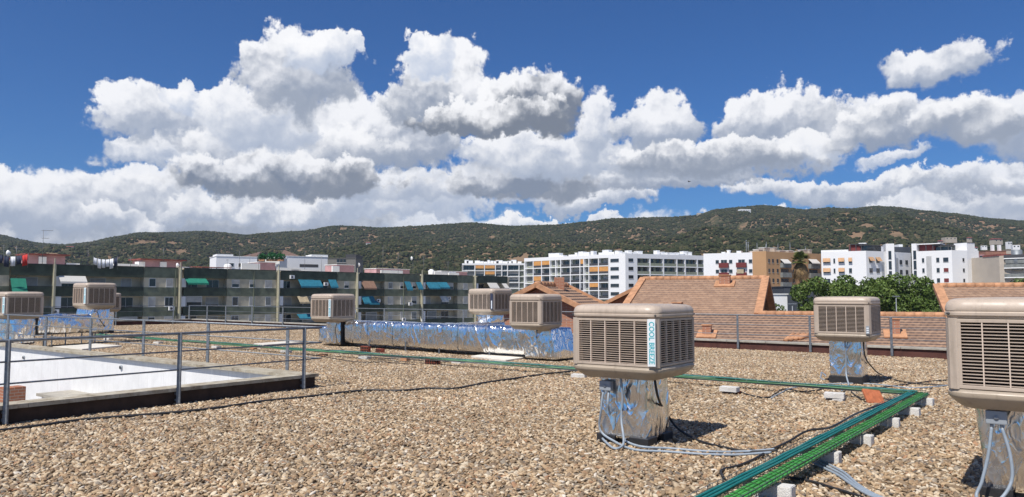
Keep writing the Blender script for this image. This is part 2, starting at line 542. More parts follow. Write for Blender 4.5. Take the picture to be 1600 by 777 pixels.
def foil_mat():
    m_ = bpy.data.materials.new('aluminium_foil'); m_.use_nodes = True
    nt = m_.node_tree; T = Tree(nt); b = nt.nodes['Principled BSDF']
    b.inputs['Metallic'].default_value = 1.0
    tc = T.node('ShaderNodeTexCoord'); P = tc.outputs['Object']
    n1 = T.noise(P, 3.0, 4, 0.6)
    T.put(b.inputs['Base Color'], T.mix(n1, (0.88, 0.89, 0.90), (0.95, 0.955, 0.965)))
    T.put(b.inputs['Roughness'], T.step(T.noise(P, 6, 3, 0.5), 0.3, 0.7, 0.16, 0.28))
    # creases: ridged noise drawn out up and down the sheet, plus a fine crackle
    st = T.v('MULTIPLY', P, (1.0, 1.0, 0.38))
    warp = T.v('ADD', st, T.v('MULTIPLY', T.noise(P, 1.6, 2, 0.5, color=True), (0.14, 0.14, 0.14)))
    def crease(scale, power, dist):
        r = T.m('ABSOLUTE', T.m('SUBTRACT', T.noise(warp, scale, 1.5, 0.5, dist), 0.5))
        return T.m('POWER', T.m('SUBTRACT', 1.0, T.m('MULTIPLY', r, 2.0), clamp=True), power)
    h = T.m('ADD', T.m('MULTIPLY', crease(2.4, 9.0, 0.25), 0.75), T.m('ADD', T.m('MULTIPLY', crease(5.5, 12.0, 0.2), 0.30), T.m('MULTIPLY', crease(15.0, 8.0, 0.2), 0.10)))
    n = T.node('ShaderNodeBump'); n.inputs['Strength'].default_value = 0.75; n.inputs['Distance'].default_value = 0.032
    T.put(n.inputs['Height'], h)
    nt.links.new(n.outputs[0], b.inputs['Normal'])
    return m_
M['foil'] = foil_mat()

def stone_mat():
    m_ = bpy.data.materials.new('river_pebble'); m_.use_nodes = True
    nt = m_.node_tree; T = Tree(nt); b = nt.nodes['Principled BSDF']
    b.inputs['Roughness'].default_value = 0.8; b.inputs['Specular IOR Level'].default_value = 0.3
    oi = T.node('ShaderNodeObjectInfo')
    tc = T.node('ShaderNodeTexCoord')
    c = T.ramp(oi.outputs['Random'], [
        (0.0, (0.29, 0.22, 0.145)), (0.14, (0.52, 0.40, 0.255)), (0.28, (0.38, 0.27, 0.165)), (0.42, (0.64, 0.53, 0.37)),
        (0.57, (0.27, 0.21, 0.15)), (0.66, (0.47, 0.345, 0.21)), (0.77, (0.39, 0.345, 0.275)), (0.85, (0.72, 0.64, 0.49)),
        (0.935, (0.42, 0.255, 0.15)), (0.965, (0.17, 0.15, 0.13)), (0.985, (0.80, 0.75, 0.65))], 'CONSTANT')
    f = T.noise(tc.outputs['Object'], 1.6, 5, 0.65)
    c = T.mix(1.0, c, T.ramp(f, [(0.25, (0.72, 0.70, 0.66)), (0.75, (1.12, 1.10, 1.06))]), 'MULTIPLY')
    g = T.noise(oi.outputs['Location'], 0.55, 5, 0.6)
    c = T.mix(1.0, c, T.ramp(g, [(0.30, (0.70, 0.675, 0.67)), (0.5, (0.88, 0.855, 0.86)), (0.70, (1.03, 0.99, 0.98))]), 'MULTIPLY')
    T.put(b.inputs['Base Color'], c)
    return m_
M['stone'] = stone_mat()

def gravel_base_mat():
    m_ = bpy.data.materials.new('gravel_bed'); m_.use_nodes = True
    nt = m_.node_tree; T = Tree(nt); b = nt.nodes['Principled BSDF']
    b.inputs['Roughness'].default_value = 0.95
    tc = T.node('ShaderNodeTexCoord'); P = tc.outputs['Object']
    v = T.node('ShaderNodeTexVoronoi'); v.inputs['Scale'].default_value = 22; T.put(v.inputs['Vector'], P)
    s = T.node('ShaderNodeSeparateColor'); T.put(s.inputs[0], v.outputs['Color'])
    c = T.ramp(s.outputs[0], [(0.0, (0.17, 0.135, 0.095)), (0.3, (0.29, 0.23, 0.16)), (0.6, (0.22, 0.18, 0.13)), (0.8, (0.36, 0.31, 0.23)), (0.95, (0.13, 0.11, 0.09))], 'CONSTANT')
    T.put(b.inputs['Base Color'], c)
    n = T.node('ShaderNodeBump'); n.inputs['Strength'].default_value = 1; n.inputs['Distance'].default_value = 0.02; n.invert = True
    T.put(n.inputs['Height'], v.outputs['Distance']); nt.links.new(n.outputs[0], b.inputs['Normal'])
    return m_
M['gravel_bed'] = gravel_base_mat()

def tile_mat():
    m_ = bpy.data.materials.new('roof_tiles'); m_.use_nodes = True
    nt = m_.node_tree; T = Tree(nt); b = nt.nodes['Principled BSDF']
    b.inputs['Roughness'].default_value = 0.85
    tc = T.node('ShaderNodeTexCoord'); P = tc.outputs['Object']
    s = T.node('ShaderNodeSeparateXYZ'); T.put(s.inputs[0], P)
    row = T.m('FLOOR', T.m('MULTIPLY', s.outputs[1], 1/0.33))
    colx = T.m('FLOOR', T.m('MULTIPLY_ADD', row, 0.5, T.m('MULTIPLY', s.outputs[0], 1/0.30)))
    cb = T.node('ShaderNodeCombineXYZ'); T.put(cb.inputs[0], colx); T.put(cb.inputs[1], row)
    w = T.node('ShaderNodeTexWhiteNoise', noise_dimensions='2D'); T.put(w.inputs['Vector'], cb.outputs[0])
    c = T.ramp(w.outputs[0], [(0.0, (0.29, 0.18, 0.118)), (0.5, (0.335, 0.21, 0.138)), (1.0, (0.38, 0.245, 0.162))])
    st = T.noise(P, 0.6, 5, 0.6)
    c = T.mix(1.0, c, T.ramp(st, [(0.3, (0.88, 0.88, 0.88)), (0.7, (1.06, 1.04, 1.0))]), 'MULTIPLY')
    # dark joint under each course and between tiles
    fy = T.m('FRACT', T.m('MULTIPLY', s.outputs[1], 1/0.33))
    jy = T.m('LESS_THAN', fy, 0.22)
    c = T.mix(T.m('MULTIPLY', jy, 0.85), c, (0.085, 0.062, 0.055))
    T.put(b.inputs['Base Color'], c)
    return m_
M['tiles'] = tile_mat()

def leaf_mat(name, a, b_, c_):
    m_ = bpy.data.materials.new(name); m_.use_nodes = True
    nt = m_.node_tree; T = Tree(nt); b = nt.nodes['Principled BSDF']
    b.inputs['Roughness'].default_value = 0.6
    tc = T.node('ShaderNodeTexCoord')
    f = T.noise(tc.outputs['Object'], 0.9, 3, 0.6)
    f2 = T.node('ShaderNodeNewGeometry')
    c = T.ramp(f, [(0.3, a), (0.5, b_), (0.7, c_)])
    c = T.mix(1.0, c, T.ramp(f2.outputs['Random Per Island'], [(0, (0.7, 0.7, 0.7)), (1, (1.3, 1.3, 1.2))]), 'MULTIPLY')
    T.put(b.inputs['Base Color'], c)
    return m_
M['leaf'] = leaf_mat('plane_leaves', (0.060, 0.105, 0.018), (0.095, 0.150, 0.026), (0.14, 0.19, 0.04))
M['leaf2'] = leaf_mat('yellow_green_leaves', (0.05, 0.09, 0.015), (0.08, 0.12, 0.02), (0.12, 0.15, 0.03))
M['frond'] = leaf_mat('palm_fronds', (0.07, 0.10, 0.025), (0.11, 0.13, 0.03), (0.15, 0.16, 0.05))
M['frond_dry'] = leaf_mat('dry_fronds', (0.16, 0.10, 0.045), (0.22, 0.14, 0.06), (0.28, 0.18, 0.08))
M['bark'] = mat('bark', (0.11, 0.08, 0.06), 0.9, 0, 0.3, 8, 0.5, 30)

def scatter(name, emitter_mb, protos, density, smin, smax, seed=1, squash=1.0, falloff=None, tilt=0.35, zoff=0.0):
    """one object that strews copies of the protos over the emitter surface"""
    o = emitter_mb.build(name)
    pc = bpy.data.collections.new(name + '_sources')
    for p in protos: pc.objects.link(p)
    ng = bpy.data.node_groups.new(name, 'GeometryNodeTree')
    ng.interface.new_socket('Geometry', in_out='INPUT', socket_type='NodeSocketGeometry')
    ng.interface.new_socket('Geometry', in_out='OUTPUT', socket_type='NodeSocketGeometry')
    N = ng.nodes.new; L = ng.links.new
    gi = N('NodeGroupInput'); go = N('NodeGroupOutput')
    d = N('GeometryNodeDistributePointsOnFaces'); d.inputs['Density'].default_value = density; d.inputs['Seed'].default_value = seed
    L(gi.outputs[0], d.inputs['Mesh'])
    if falloff:
        (y0, d0), (y1, d1) = falloff
        pos = N('GeometryNodeInputPosition'); sx = N('ShaderNodeSeparateXYZ'); L(pos.outputs[0], sx.inputs[0])
        mr = N('ShaderNodeMapRange')
        for k, v_ in zip((1, 2, 3, 4), (y0, y1, d0, d1)): mr.inputs[k].default_value = v_
        L(sx.outputs[1], mr.inputs[0]); L(mr.outputs[0], d.inputs['Density'])
    ci = N('GeometryNodeCollectionInfo'); ci.inputs['Collection'].default_value = pc
    ci.inputs['Separate Children'].default_value = True; ci.inputs['Reset Children'].default_value = True
    ip = N('GeometryNodeInstanceOnPoints'); ip.inputs['Pick Instance'].default_value = True
    L(d.outputs['Points'], ip.inputs['Points']); L(ci.outputs[0], ip.inputs['Instance'])
    rr = N('FunctionNodeRandomValue'); rr.data_type = 'FLOAT_VECTOR'
    rr.inputs[0].default_value = (-tilt, -tilt, 0); rr.inputs[1].default_value = (tilt, tilt, 6.283)
    L(rr.outputs[0], ip.inputs['Rotation'])
    rs = N('FunctionNodeRandomValue'); rs.data_type = 'FLOAT'
    rs.inputs[2].default_value = smin; rs.inputs[3].default_value = smax; rs.inputs['Seed'].default_value = 5
    L(rs.outputs[1], ip.inputs['Scale'])
    L(ip.outputs[0], go.inputs[0])
    md = o.modifiers.new('strew', 'NODES'); md.node_group = ng
    return o

# ================================================================ the setting
random.seed(11)
# axes of our own roof: UW = away and to the right, VW = away and to the left
def unit(b): return Vector((math.sin(math.radians(b)), math.cos(math.radians(b)), 0))
UW = unit(37.4); VW = unit(-52.6)

# hills: a ridge whose height follows the skyline, folded slopes in front
SKYLINE = [(-600, 352), (-300, 356), (0, 366), (30, 373), (60, 379), (100, 381.5), (140, 377), (170, 370), (215, 362.5), (260, 362), (320, 360),
           (385, 366), (410, 363), (470, 360), (520, 352), (545, 352), (600, 355), (650, 352), (700, 349), (735, 346.5), (800, 352),
           (870, 350), (920, 345), (960, 340), (1050, 338), (1090, 335), (1120, 326), (1165, 321.5), (1195, 319), (1260, 326), (1300, 323),
           (1330, 324.5), (1370, 320.5), (1400, 322), (1450, 328), (1500, 333), (1550, 340), (1600, 343.5), (1800, 350), (2200, 368)]
def skyline(px):
    for (a, ya), (b, yb) in zip(SKYLINE, SKYLINE[1:]):
        if a <= px <= b:
            t = (px-a)/(b-a); t = t*t*(3-2*t)*0.5 + t*0.5
            return ya + (yb-ya)*t
    return SKYLINE[0][1] if px < SKYLINE[0][0] else SKYLINE[-1][1]
def hill_z(bear, Y):
    """terrain height at forward distance Y in the direction whose tangent is bear"""
    px = 800 + F*bear
    X = bear*Y
    zr = EYE + (HORIZON - skyline(px))/F*1500.0
    base = -14.0
    t = (Y-330)/(1500-330)
    if Y > 1500: 
        return zr - (Y-1500)*0.35
    if t <= 0: return base
    fold = noise.fractal(Vector((X/330, Y/330, 3.1)), 0.6, 2.1, 5)
    rid = abs(noise.noise(Vector((X/210 + 0.3*fold, Y/420, 9.0))))
    s = t**1.35
    z = base + (zr-base)*s
    amp = math.sin(math.pi*min(1, t))**0.8
    z += amp*(fold*30 + (0.25-rid)*46*min(1, t*1.6))
    # never above the line of sight to the skyline
    lim = EYE + (HORIZON - skyline(px) - 3.0)/F*Y
    if z > lim: z = lim - 0.15*(z-lim)
    return z

def build_hills():
    mb = MB(); nb = 260; ny = 110
    vs = []; fs = []
    for j in range(ny+1):
        Y = 330 + (1500-330)*(j/ (ny-6)) if j <= ny-6 else 1500 + (j-(ny-6))*60
        for i in range(nb+1):
            b = -1.15 + 2.3*i/nb
            vs.append((b*Y, Y, hill_z(b, Y)))
    for j in range(ny):
        for i in range(nb):
            a = j*(nb+1)+i
            fs.append((a, a+1, a+nb+2, a+nb+1))
    mb.add(vs, fs, None, True)
    m_ = bpy.data.materials.new('scrub_hillside'); m_.use_nodes = True
    nt = m_.node_tree; T = Tree(nt); b = nt.nodes['Principled BSDF']; b.inputs['Roughness'].default_value = 1; b.inputs['Specular IOR Level'].default_value = 0.1
    tc = T.node('ShaderNodeTexCoord'); P = tc.outputs['Object']
    big = T.noise(P, 0.006, 5, 0.6)
    mid = T.noise(P, 0.06, 6, 0.7)
    f = T.m('ADD', T.m('MULTIPLY', big, 0.5), T.m('MULTIPLY', mid, 0.55))
    soil = T.mix(T.noise(P, 0.02, 4, 0.6), (0.26, 0.155, 0.095), (0.17, 0.13, 0.08))
    green = T.mix(T.noise(P, 0.012, 5, 0.6), (0.038, 0.044, 0.020), (0.070, 0.068, 0.032))
    c = T.mix(T.step(f, 0.50, 0.57), green, soil)
    T.put(b.inputs['Base Color'], c)
    o = mb.build('hills', m_)
    tag(o, kind='structure')
    # scrub and trees on the slopes: nobody could count them
    protos = []
    lm = bpy.data.materials.new('scrub_green'); lm.use_nodes = True
    nt = lm.node_tree; T = Tree(nt); b = nt.nodes['Principled BSDF']; b.inputs['Roughness'].default_value = 0.9; b.inputs['Specular IOR Level'].default_value = 0.1
    oi = T.node('ShaderNodeObjectInfo')
    T.put(b.inputs['Base Color'], T.ramp(oi.outputs['Random'], [(0, (0.022, 0.030, 0.011)), (0.5, (0.040, 0.047, 0.018)), (0.85, (0.060, 0.062, 0.026)), (1, (0.088, 0.072, 0.038))]))
    for k in range(4):
        bm = bmesh.new(); bmesh.ops.create_icosphere(bm, subdivisions=2, radius=1)
        for v_ in bm.verts:
            n_ = noise.noise(v_.co*1.7 + Vector((k*7, 0, 0)))
            v_.co *= 1 + 0.45*n_
            v_.co.z = v_.co.z*0.8 + 0.4
        pm = MB().bm(bm, lm).build('scrub'); COL.objects.unlink(pm); protos.append(pm)
    e = MB()
    vs = []; fs = []
    nb2, ny2 = 300, 130
    for j in range(ny2+1):
        Y = 380 + (1506-380)*j/ny2
        for i in range(nb2+1):
            b_ = -0.85 + 1.7*i/nb2
            vs.append((b_*Y, Y, hill_z(b_, Y)))
    for j in range(ny2):
        for i in range(nb2):
            a = j*(nb2+1)+i
            X_, Y_ = vs[a][0], vs[a][1]
            # bare soil patches stay bare
            n_ = noise.fractal(Vector((X_/150, Y_/150, 0)), 0.6, 2.0, 4)
            if noise.noise(Vector((X_/22, Y_/22, 4))) > 0.34 - 0.2*n_ and Y_ < 1450: continue
            fs.append((a, a+1, a+nb2+2, a+nb2+1))
    e.add(vs, fs)
    s = scatter('hillside_scrub', e, protos, 0.070, 0.7, 2.9, seed=3, tilt=0.2)
    tag(s, 'green scrub and low trees covering the hills behind the town', 'scrub', kind='stuff')

def build_ground():
    mb = MB()
    mb.add([(-6000, -500, -14.3), (6000, -500, -14.3), (6000, 9000, -14.3), (-6000, 9000, -14.3)], [(0, 1, 2, 3)])
    o = mb.build('ground', mat('town_ground', (0.20, 0.18, 0.15), 0.95, 0, 0.3, 0.05)); tag(o, kind='structure')

# ---- our roof: gravel bed with a patio opening
FAR_A = G(300, 506); FAR_B = G(1476, 562)
fardir = (FAR_B - FAR_A).normalized()
FAR_C = FAR_B + fardir*14
leftdir = -unit(41.5)
LEFT_END = FAR_A + leftdir*60
WELL_C = Vector((-3.62, 13.82, 0))              # outer corner of the kerb round the patio
WELL_U = 13.0; WELL_V = 18.0
well = [WELL_C, WELL_C - UW*WELL_U, WELL_C - UW*WELL_U + VW*WELL_V, WELL_C + VW*WELL_V]

def in_well(p, m_=0.0):
    d = Vector((p[0], p[1], 0)) - WELL_C
    u = -d.dot(UW); v = d.dot(VW)
    return -m_ < u < WELL_U+m_ and -m_ < v < WELL_V+m_

def build_roof():
    bm = bmesh.new()
    outer = [Vector((-60, -4, 0)), Vector((32, -4, 0)), FAR_C, FAR_A, LEFT_END]
    outer = [Vector((p.x, p.y, 0)) for p in outer]
    outer[4] = Vector((LEFT_END.x, max(LEFT_END.y, 2), 0))
    def loop(pts):
        vs = [bm.verts.new(p) for p in pts]
        for i in range(len(vs)): bm.edges.new((vs[i], vs[(i+1) % len(vs)]))
    loop(outer); loop(well)
    bmesh.ops.triangle_fill(bm, edges=list(bm.edges), use_beauty=True)
    o = MB().bm(bm).build('gravel_roof', M['gravel_bed']); tag(o, kind='structure')
    # loose pebbles
    protos = []
    rnd = random.Random(4)
    for k in range(7):
        bm = bmesh.new(); bmesh.ops.create_icosphere(bm, subdivisions=2, radius=1)
        sx, sy, sz = rnd.uniform(0.95, 1.45), rnd.uniform(0.55, 0.85), rnd.uniform(0.30, 0.52)
        for v_ in bm.verts:
            n_ = noise.noise(v_.co*1.1 + Vector((k*5.3, 1, 0)))
            v_.co *= 1 + 0.30*n_
            v_.co.x *= sx; v_.co.y *= sy; v_.co.z *= sz
        pm = MB().bm(bm, M['stone'], smooth=True).build('pebble'); COL.objects.unlink(pm)
        for p in pm.data.polygons: p.use_smooth = True
        protos.append(pm)
    e = MB(); st = 0.6; vs = {}; V_ = []; fs = []
    def vid(i, j):
        if (i, j) not in vs:
            vs[(i, j)] = len(V_); V_.append((i*st, j*st, 0.012))
        return vs[(i, j)]
    fn = Vector((-fardir.y, fardir.x, 0))
    if fn.y < 0: fn = -fn
    ln = Vector((leftdir.y, -leftdir.x, 0))
    if ln.x < 0: ln = -ln
    for j in range(int(4.2/st), int(52/st)):
        for i in range(-70, 50):
            c = Vector(((i+0.5)*st, (j+0.5)*st, 0))
            if abs(c.x) > 0.76*c.y + 2.6: continue
            if (c-FAR_A).dot(fn) > -0.42: continue
            if (c-FAR_A).dot(ln) < 0.42: continue
            if in_well(c, 0.25): continue
            fs.append((vid(i, j), vid(i+1, j), vid(i+1, j+1), vid(i, j+1)))
    e.add(V_, fs)
    # strip cells along the kerb so that the pebbles reach it
    s = scatter('gravel', e, protos, 600, 0.011, 0.035, seed=2, tilt=0.75, falloff=((9, 860), (34, 420)))
    tag(s, 'tan and grey river pebbles covering the flat roof', 'gravel', kind='stuff')
    # edge strips beside walls
    e2 = MB()
    def strip(a, b, n_, w):
        k = max(1, int((b-a).length/0.5)); vv = []; ff = []
        for q in range(k+1):
            p = a + (b-a)*(q/k); vv += [tuple(p + Vector((0, 0, 0.012))), tuple(p + n_*w + Vector((0, 0, 0.012)))]
        for q in range(k): ff.append((2*q, 2*q+1, 2*q+3, 2*q+2))
        e2.add(vv, ff)
    strip(WELL_C - UW*WELL_U*0.75, WELL_C + UW*0.3, -VW, 0.5)
    strip(WELL_C - VW*0.5, WELL_C + VW*WELL_V, UW, 0.5)
    strip(FAR_A, FAR_B, -fn, 0.75)
    strip(FAR_A, FAR_A + leftdir*22, ln, 0.75)
    s2 = scatter('gravel', e2, [p for p in protos], 420, 0.018, 0.036, seed=9, tilt=0.7)
    tag(s2, 'pebbles lying along the foot of the kerb and parapets', 'gravel', kind='stuff')

def wall_with_coping(name, a, b, nin, label, cat, h=0.24, thick=0.28, over=0.05, cop=0.055, z0=-0.25, wmat=None, inner=None):
    """a straight low wall a-b; nin points to the gravel side; its gravel-side face is on the line"""
    d = (b-a).normalized(); L = (b-a).length
    root = empty(name, a, math.atan2(d.y, d.x), label, cat)
    s = 1 if Vector((-d.y, d.x, 0)).dot(nin) > 0 else -1
    w = MB(); w.box((0, min(0, -s*thick), z0), (L, max(0, -s*thick), h)); w.build('wall', wmat or M['parapet'], root)
    c = MB(); n = max(1, int(L/1.25))
    for k in range(n):
        x0 = L*k/n + 0.004; x1 = L*(k+1)/n - 0.004
        y0, y1 = sorted((s*over, -s*(thick+over)))
        c.box((x0, y0, h), (x1, y1, h+cop), c=0.008)
    c.build('coping', M['coping'], root)
    return root

def railing(root, pts, posts, zs, nout, post_base=0.03, top=1.12, pw=0.06, rail_r=(0.021, 0.011, 0.011)):
    """pts: end points of the rails; posts: positions; everything in world coordinates relative to root at the origin of its location"""
    o = Vector(root.location)
    for p in posts:
        m_ = MB()
        q = Vector(p) - o
        m_.box((q.x-pw/2, q.y-pw*0.3, post_base), (q.x+pw/2, q.y+pw*0.3, top), c=0.006)
        # fixing plates and bolts back to the wall
        for zz in (post_base+0.05, post_base+0.15):
            m_.bar(q + Vector((0, 0, zz)), q + Vector((0, 0, zz)) + Vector(nout)*-0.09, 0.05, 0.035)
        m_.build('post', M['steel'], root)
    for z, r in zip(zs, rail_r):
        m_ = MB()
        for a, b in zip(pts, pts[1:]):
            m_.tube([Vector((a[0], a[1], z)) - o*1 + Vector((0, 0, o.z)), Vector((b[0], b[1], z)) - o + Vector((0, 0, o.z))], r, n=8)
        m_.build('rail', M['steel'], root)

def build_parapets():
    fn = Vector((-fardir.y, fardir.x, 0))
    if fn.y < 0: fn = -fn
    ln = Vector((leftdir.y, -leftdir.x, 0))
    if ln.x < 0: ln = -ln
    A = Vector((FAR_A.x, FAR_A.y, 0)); C = Vector((FAR_C.x, FAR_C.y, 0)); LE = Vector((LEFT_END.x, LEFT_END.y, 0))
    wall_with_coping('parapet', A, C, -fn, 'long red-brown parapet with pale coping along the far edge of the gravel roof', 'parapet')
    wall_with_coping('parapet', A + ln*0.0 + leftdir*0.06, LE, ln, 'shaded dark parapet on the left edge of the roof behind the foil ducts', 'parapet')
    # fall-protection railing fixed inside these parapets
    def on_far(px):
        r = (px-800)/F
        # A + d*t, x = r*y
        t = (r*A.y - A.x)/(fardir.x - r*fardir.y)
        return A + fardir*t - fn*0.11
    r1 = empty('railing', on_far(1153), 0, 'thin galvanised railing along the long far parapet', 'railing')
    pxs = [300, 328, 357, 398, 446, 522, 604, 664, 727, 812, 905, 1050, 1153, 1265, 1391, 1478, 1640]
    pp = [on_far(x) for x in pxs]
    railing(r1, [pp[0], pp[-1] + fardir*3], pp, (1.10, 0.80, 0.50), -fn, post_base=0.04, top=1.10, pw=0.06, rail_r=(0.016, 0.009, 0.009))
    r2 = empty('railing', A + leftdir*1.2 + ln*0.11, 0, 'thin galvanised railing along the shaded left parapet', 'railing')
    pp = [A + leftdir*(1.2+k*3.2) + ln*0.11 for k in range(9)]
    railing(r2, [pp[0], pp[-1]], pp, (1.10, 0.80, 0.50), ln, post_base=0.04, top=1.10, pw=0.06, rail_r=(0.016, 0.009, 0.009))

def build_well():
    C, U_, V_ = WELL_C, UW, VW
    T = 0.26; h = 0.215
    root = empty('patio_kerb', C, 0, 'low dark kerb wall with a worn concrete coping round the sunken white patio', 'kerb wall')
    def loc(u, v, z=0.0): return -U_*u + V_*v + Vector((0, 0, z))
    def slabs(u0, u1, v0, v1, z0, z1, mb, mt=None):
        mb.add([loc(u0, v0, z0), loc(u1, v0, z0), loc(u1, v1, z0), loc(u0, v1, z0), loc(u0, v0, z1), loc(u1, v0, z1), loc(u1, v1, z1), loc(u0, v1, z1)],
               [(0,1,2,3),(7,6,5,4),(0,4,5,1),(1,5,6,2),(2,6,7,3),(3,7,4,0)], mt)
    w = MB()
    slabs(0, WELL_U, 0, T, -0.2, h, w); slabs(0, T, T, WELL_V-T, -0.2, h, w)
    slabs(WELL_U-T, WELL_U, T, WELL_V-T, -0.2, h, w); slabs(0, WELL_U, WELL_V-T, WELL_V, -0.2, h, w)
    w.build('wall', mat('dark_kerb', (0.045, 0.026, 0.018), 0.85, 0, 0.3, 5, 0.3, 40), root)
    c = MB(); o_ = 0.05
    n = 11
    for k in range(n):     # near side
        a = -o_ + (WELL_U+2*o_)*k/n; b = -o_ + (WELL_U+2*o_)*(k+1)/n
        if k == 0: a = -o_
        slabs(a+0.003, b-0.003, -o_, T+o_, h, h+0.055, c)
    n = 13
    for k in range(n):
        a = T+o_ + (WELL_V-2*T-2*o_)*k/n; b = T+o_ + (WELL_V-2*T-2*o_)*(k+1)/n
        slabs(-o_, T+o_+0.05, a+0.003, b-0.003, h, h+0.055, c)
        slabs(WELL_U-T-o_, WELL_U+o_, a+0.003, b-0.003, h, h+0.055, c)
    slabs(-o_, WELL_U+o_, WELL_V-T-o_, WELL_V+o_, h, h+0.055, c)
    m_ = bpy.data.materials.new('worn_coping'); m_.use_nodes = True
    nt = m_.node_tree; TT = Tree(nt); b = nt.nodes['Principled BSDF']; b.inputs['Roughness'].default_value = 0.9
    P = TT.node('ShaderNodeTexCoord').outputs['Object']
    f = TT.noise(P, 5, 8, 0.7); g = TT.noise(P, 28, 5, 0.7)
    cc = TT.ramp(f, [(0.32, (0.14, 0.11, 0.075)), (0.45, (0.34, 0.29, 0.21)), (0.6, (0.46, 0.42, 0.33)), (0.75, (0.58, 0.55, 0.47))])
    cc = TT.mix(TT.m('MULTIPLY', TT.step(g, 0.55, 0.7), 0.6), cc, (0.16, 0.13, 0.09))
    TT.put(b.inputs['Base Color'], cc)
    c.build('coping', m_, root)
    # white walls of the patio, three of them visible from somewhere
    D = -4.2
    pr = empty('patio_walls', C, 0, 'sunlit white plastered walls of the sunken patio inside the railing', 'patio wall')
    w = MB(); e_ = 0.02
    slabs(T-0.11, T+0.012, T-0.012, WELL_V-T+0.012, D, h-0.003, w)                     # far wall faces us
    w.build('wall', M['plaster'], pr)
    w = MB(); slabs(T+0.013, WELL_U-T-0.013, T-0.11, T+0.012, D, h-0.003, w); w.build('wall', M['plaster'], pr)
    w = MB(); slabs(WELL_U-T-0.012, WELL_U-T+0.11, T-0.012, WELL_V-T+0.012, D, h-0.003, w); w.build('wall', M['plaster'], pr)
    w = MB(); slabs(T+0.013, WELL_U-T-0.013, WELL_V-T-0.012, WELL_V-T+0.11, D, h-0.003, w); w.build('wall', M['plaster'], pr)
    w = MB(); slabs(T, WELL_U-T, T, WELL_V-T, D-0.1, D, w)
    fl = w.build('patio_floor', mat('patio_floor', (0.45, 0.42, 0.38), 0.85, 0, 0.1, 2)); fl.location = C; tag(fl, kind='structure')
    # spout holes with a stain ring in the far wall, a lower roof with a brick pier
    for px, py in ((39, 558.5), (191, 574)):
        # plane of the far wall: points C - U*T + V*v
        r = ray(px, py); n_ = U_; p0 = C - U_*T
        t = (p0 - Vector((0, 0, EYE))).dot(n_)/r.dot(n_)
        q = Vector((0, 0, EYE)) + r*t
        s = MB()
        s.tube([q - C - U_*0.002, q - C - U_*0.05], 0.05, M['greybox'], n=12)
        s.tube([q - C - U_*0.051, q - C - U_*0.058], 0.035, M['dark'], n=12)  # dark disc drawn for the shade inside the spout
        sp = s.build('spout', None, pr)
    r = ray(34, 620); p0 = C - U_*1.3; t = (p0 - Vector((0, 0, EYE))).dot(U_)/r.dot(U_); q = Vector((0, 0, EYE)) + r*t
    v0 = (q - C).dot(V_)
    b = MB(); pz = q.z + 0.27
    slabs(1.3, 1.75, v0-0.24, v0+0.20, D-C.z, pz, b)
    bp = b.build('brick_pier', M['brick']); bp.location = C
    tag(bp, 'orange brick pier standing down inside the white patio', 'brick pier')
    b = MB(); slabs(T+0.014, 1.0, T+0.1, v0-0.4, D, q.z+0.02, b, M['plaster']); slabs(T+0.014, 1.1, T+0.05, v0-0.32, q.z+0.023, q.z+0.09, b, M['coping'])
    lr = b.build('lower_roof_ledge'); lr.location = C
    tag(lr, 'small flat white ledge low down against the far patio wall', 'ledge')
    # railing: corner without a post, posts outside the kerb
    K = C - V_*0.075 + U_*0.075
    rr = empty('railing', Vector((-3.71, 13.3, 0)), 0, 'close galvanised steel railing with three rails round the sunken patio', 'railing')
    front = [K - U_*(0.38 + 2.34*k) for k in range(5)]
    back = [K + V_*(1.02 + 2.8*k) for k in range(6)]
    railing(rr, [K - U_*11, K, K + V_*17], front, (1.11, 0.835, 0.55), -V_, top=1.12, rail_r=(0.020, 0.012, 0.012))
    o = Vector(rr.location)
    for p in back:
        m_ = MB(); q = p - o
        m_.box((q.x-0.03, q.y-0.02, 0.03), (q.x+0.03, q.y+0.02, 1.12), c=0.006)
        m_.build('post', M['steel'], rr)

build_ground(); build_hills(); build_roof(); build_parapets(); build_well()
# the body of our own building under the gravel
mb = MB()
b_ = [Vector((p.x, p.y, 0)) for p in (Vector((-60, -4.1)).to_3d(), Vector((32, -4.1)).to_3d(), FAR_C, FAR_A, Vector((LEFT_END.x, 2, 0)))]
for i in range(5):
    a, c = b_[i], b_[(i+1) % 5]
    n_ = Vector(((c-a).y, -(c-a).x, 0)).normalized()*0.27
    mb.add([a+n_+Vector((0,0,-14)), c+n_+Vector((0,0,-14)), c+n_+Vector((0,0,-0.3)), a+n_+Vector((0,0,-0.3))], [(0,1,2,3)])
tag(mb.build('school_building', M['plaster']), 'walls of the large building whose gravel roof we stand on', 'building')

# ---------------------------------------------------------------- the air over the town
def build_haze():
    mb = MB(); mb.box((-2300, -120, -15.6), (2300, 1990, 260))
    m_ = bpy.data.materials.new('haze'); m_.use_nodes = True
    nt = m_.node_tree; nt.nodes.clear()
    out = nt.nodes.new('ShaderNodeOutputMaterial'); v = nt.nodes.new('ShaderNodeVolumePrincipled')
    v.inputs['Color'].default_value = (0.72, 0.83, 1.0, 1); v.inputs['Density'].default_value = 0.00011
    v.inputs['Anisotropy'].default_value = 0.2
    nt.links.new(v.outputs[0], out.inputs['Volume'])
    o = mb.build('haze', m_); tag(o, 'thin bluish haze in the air over the town', 'haze', kind='stuff')
build_haze()

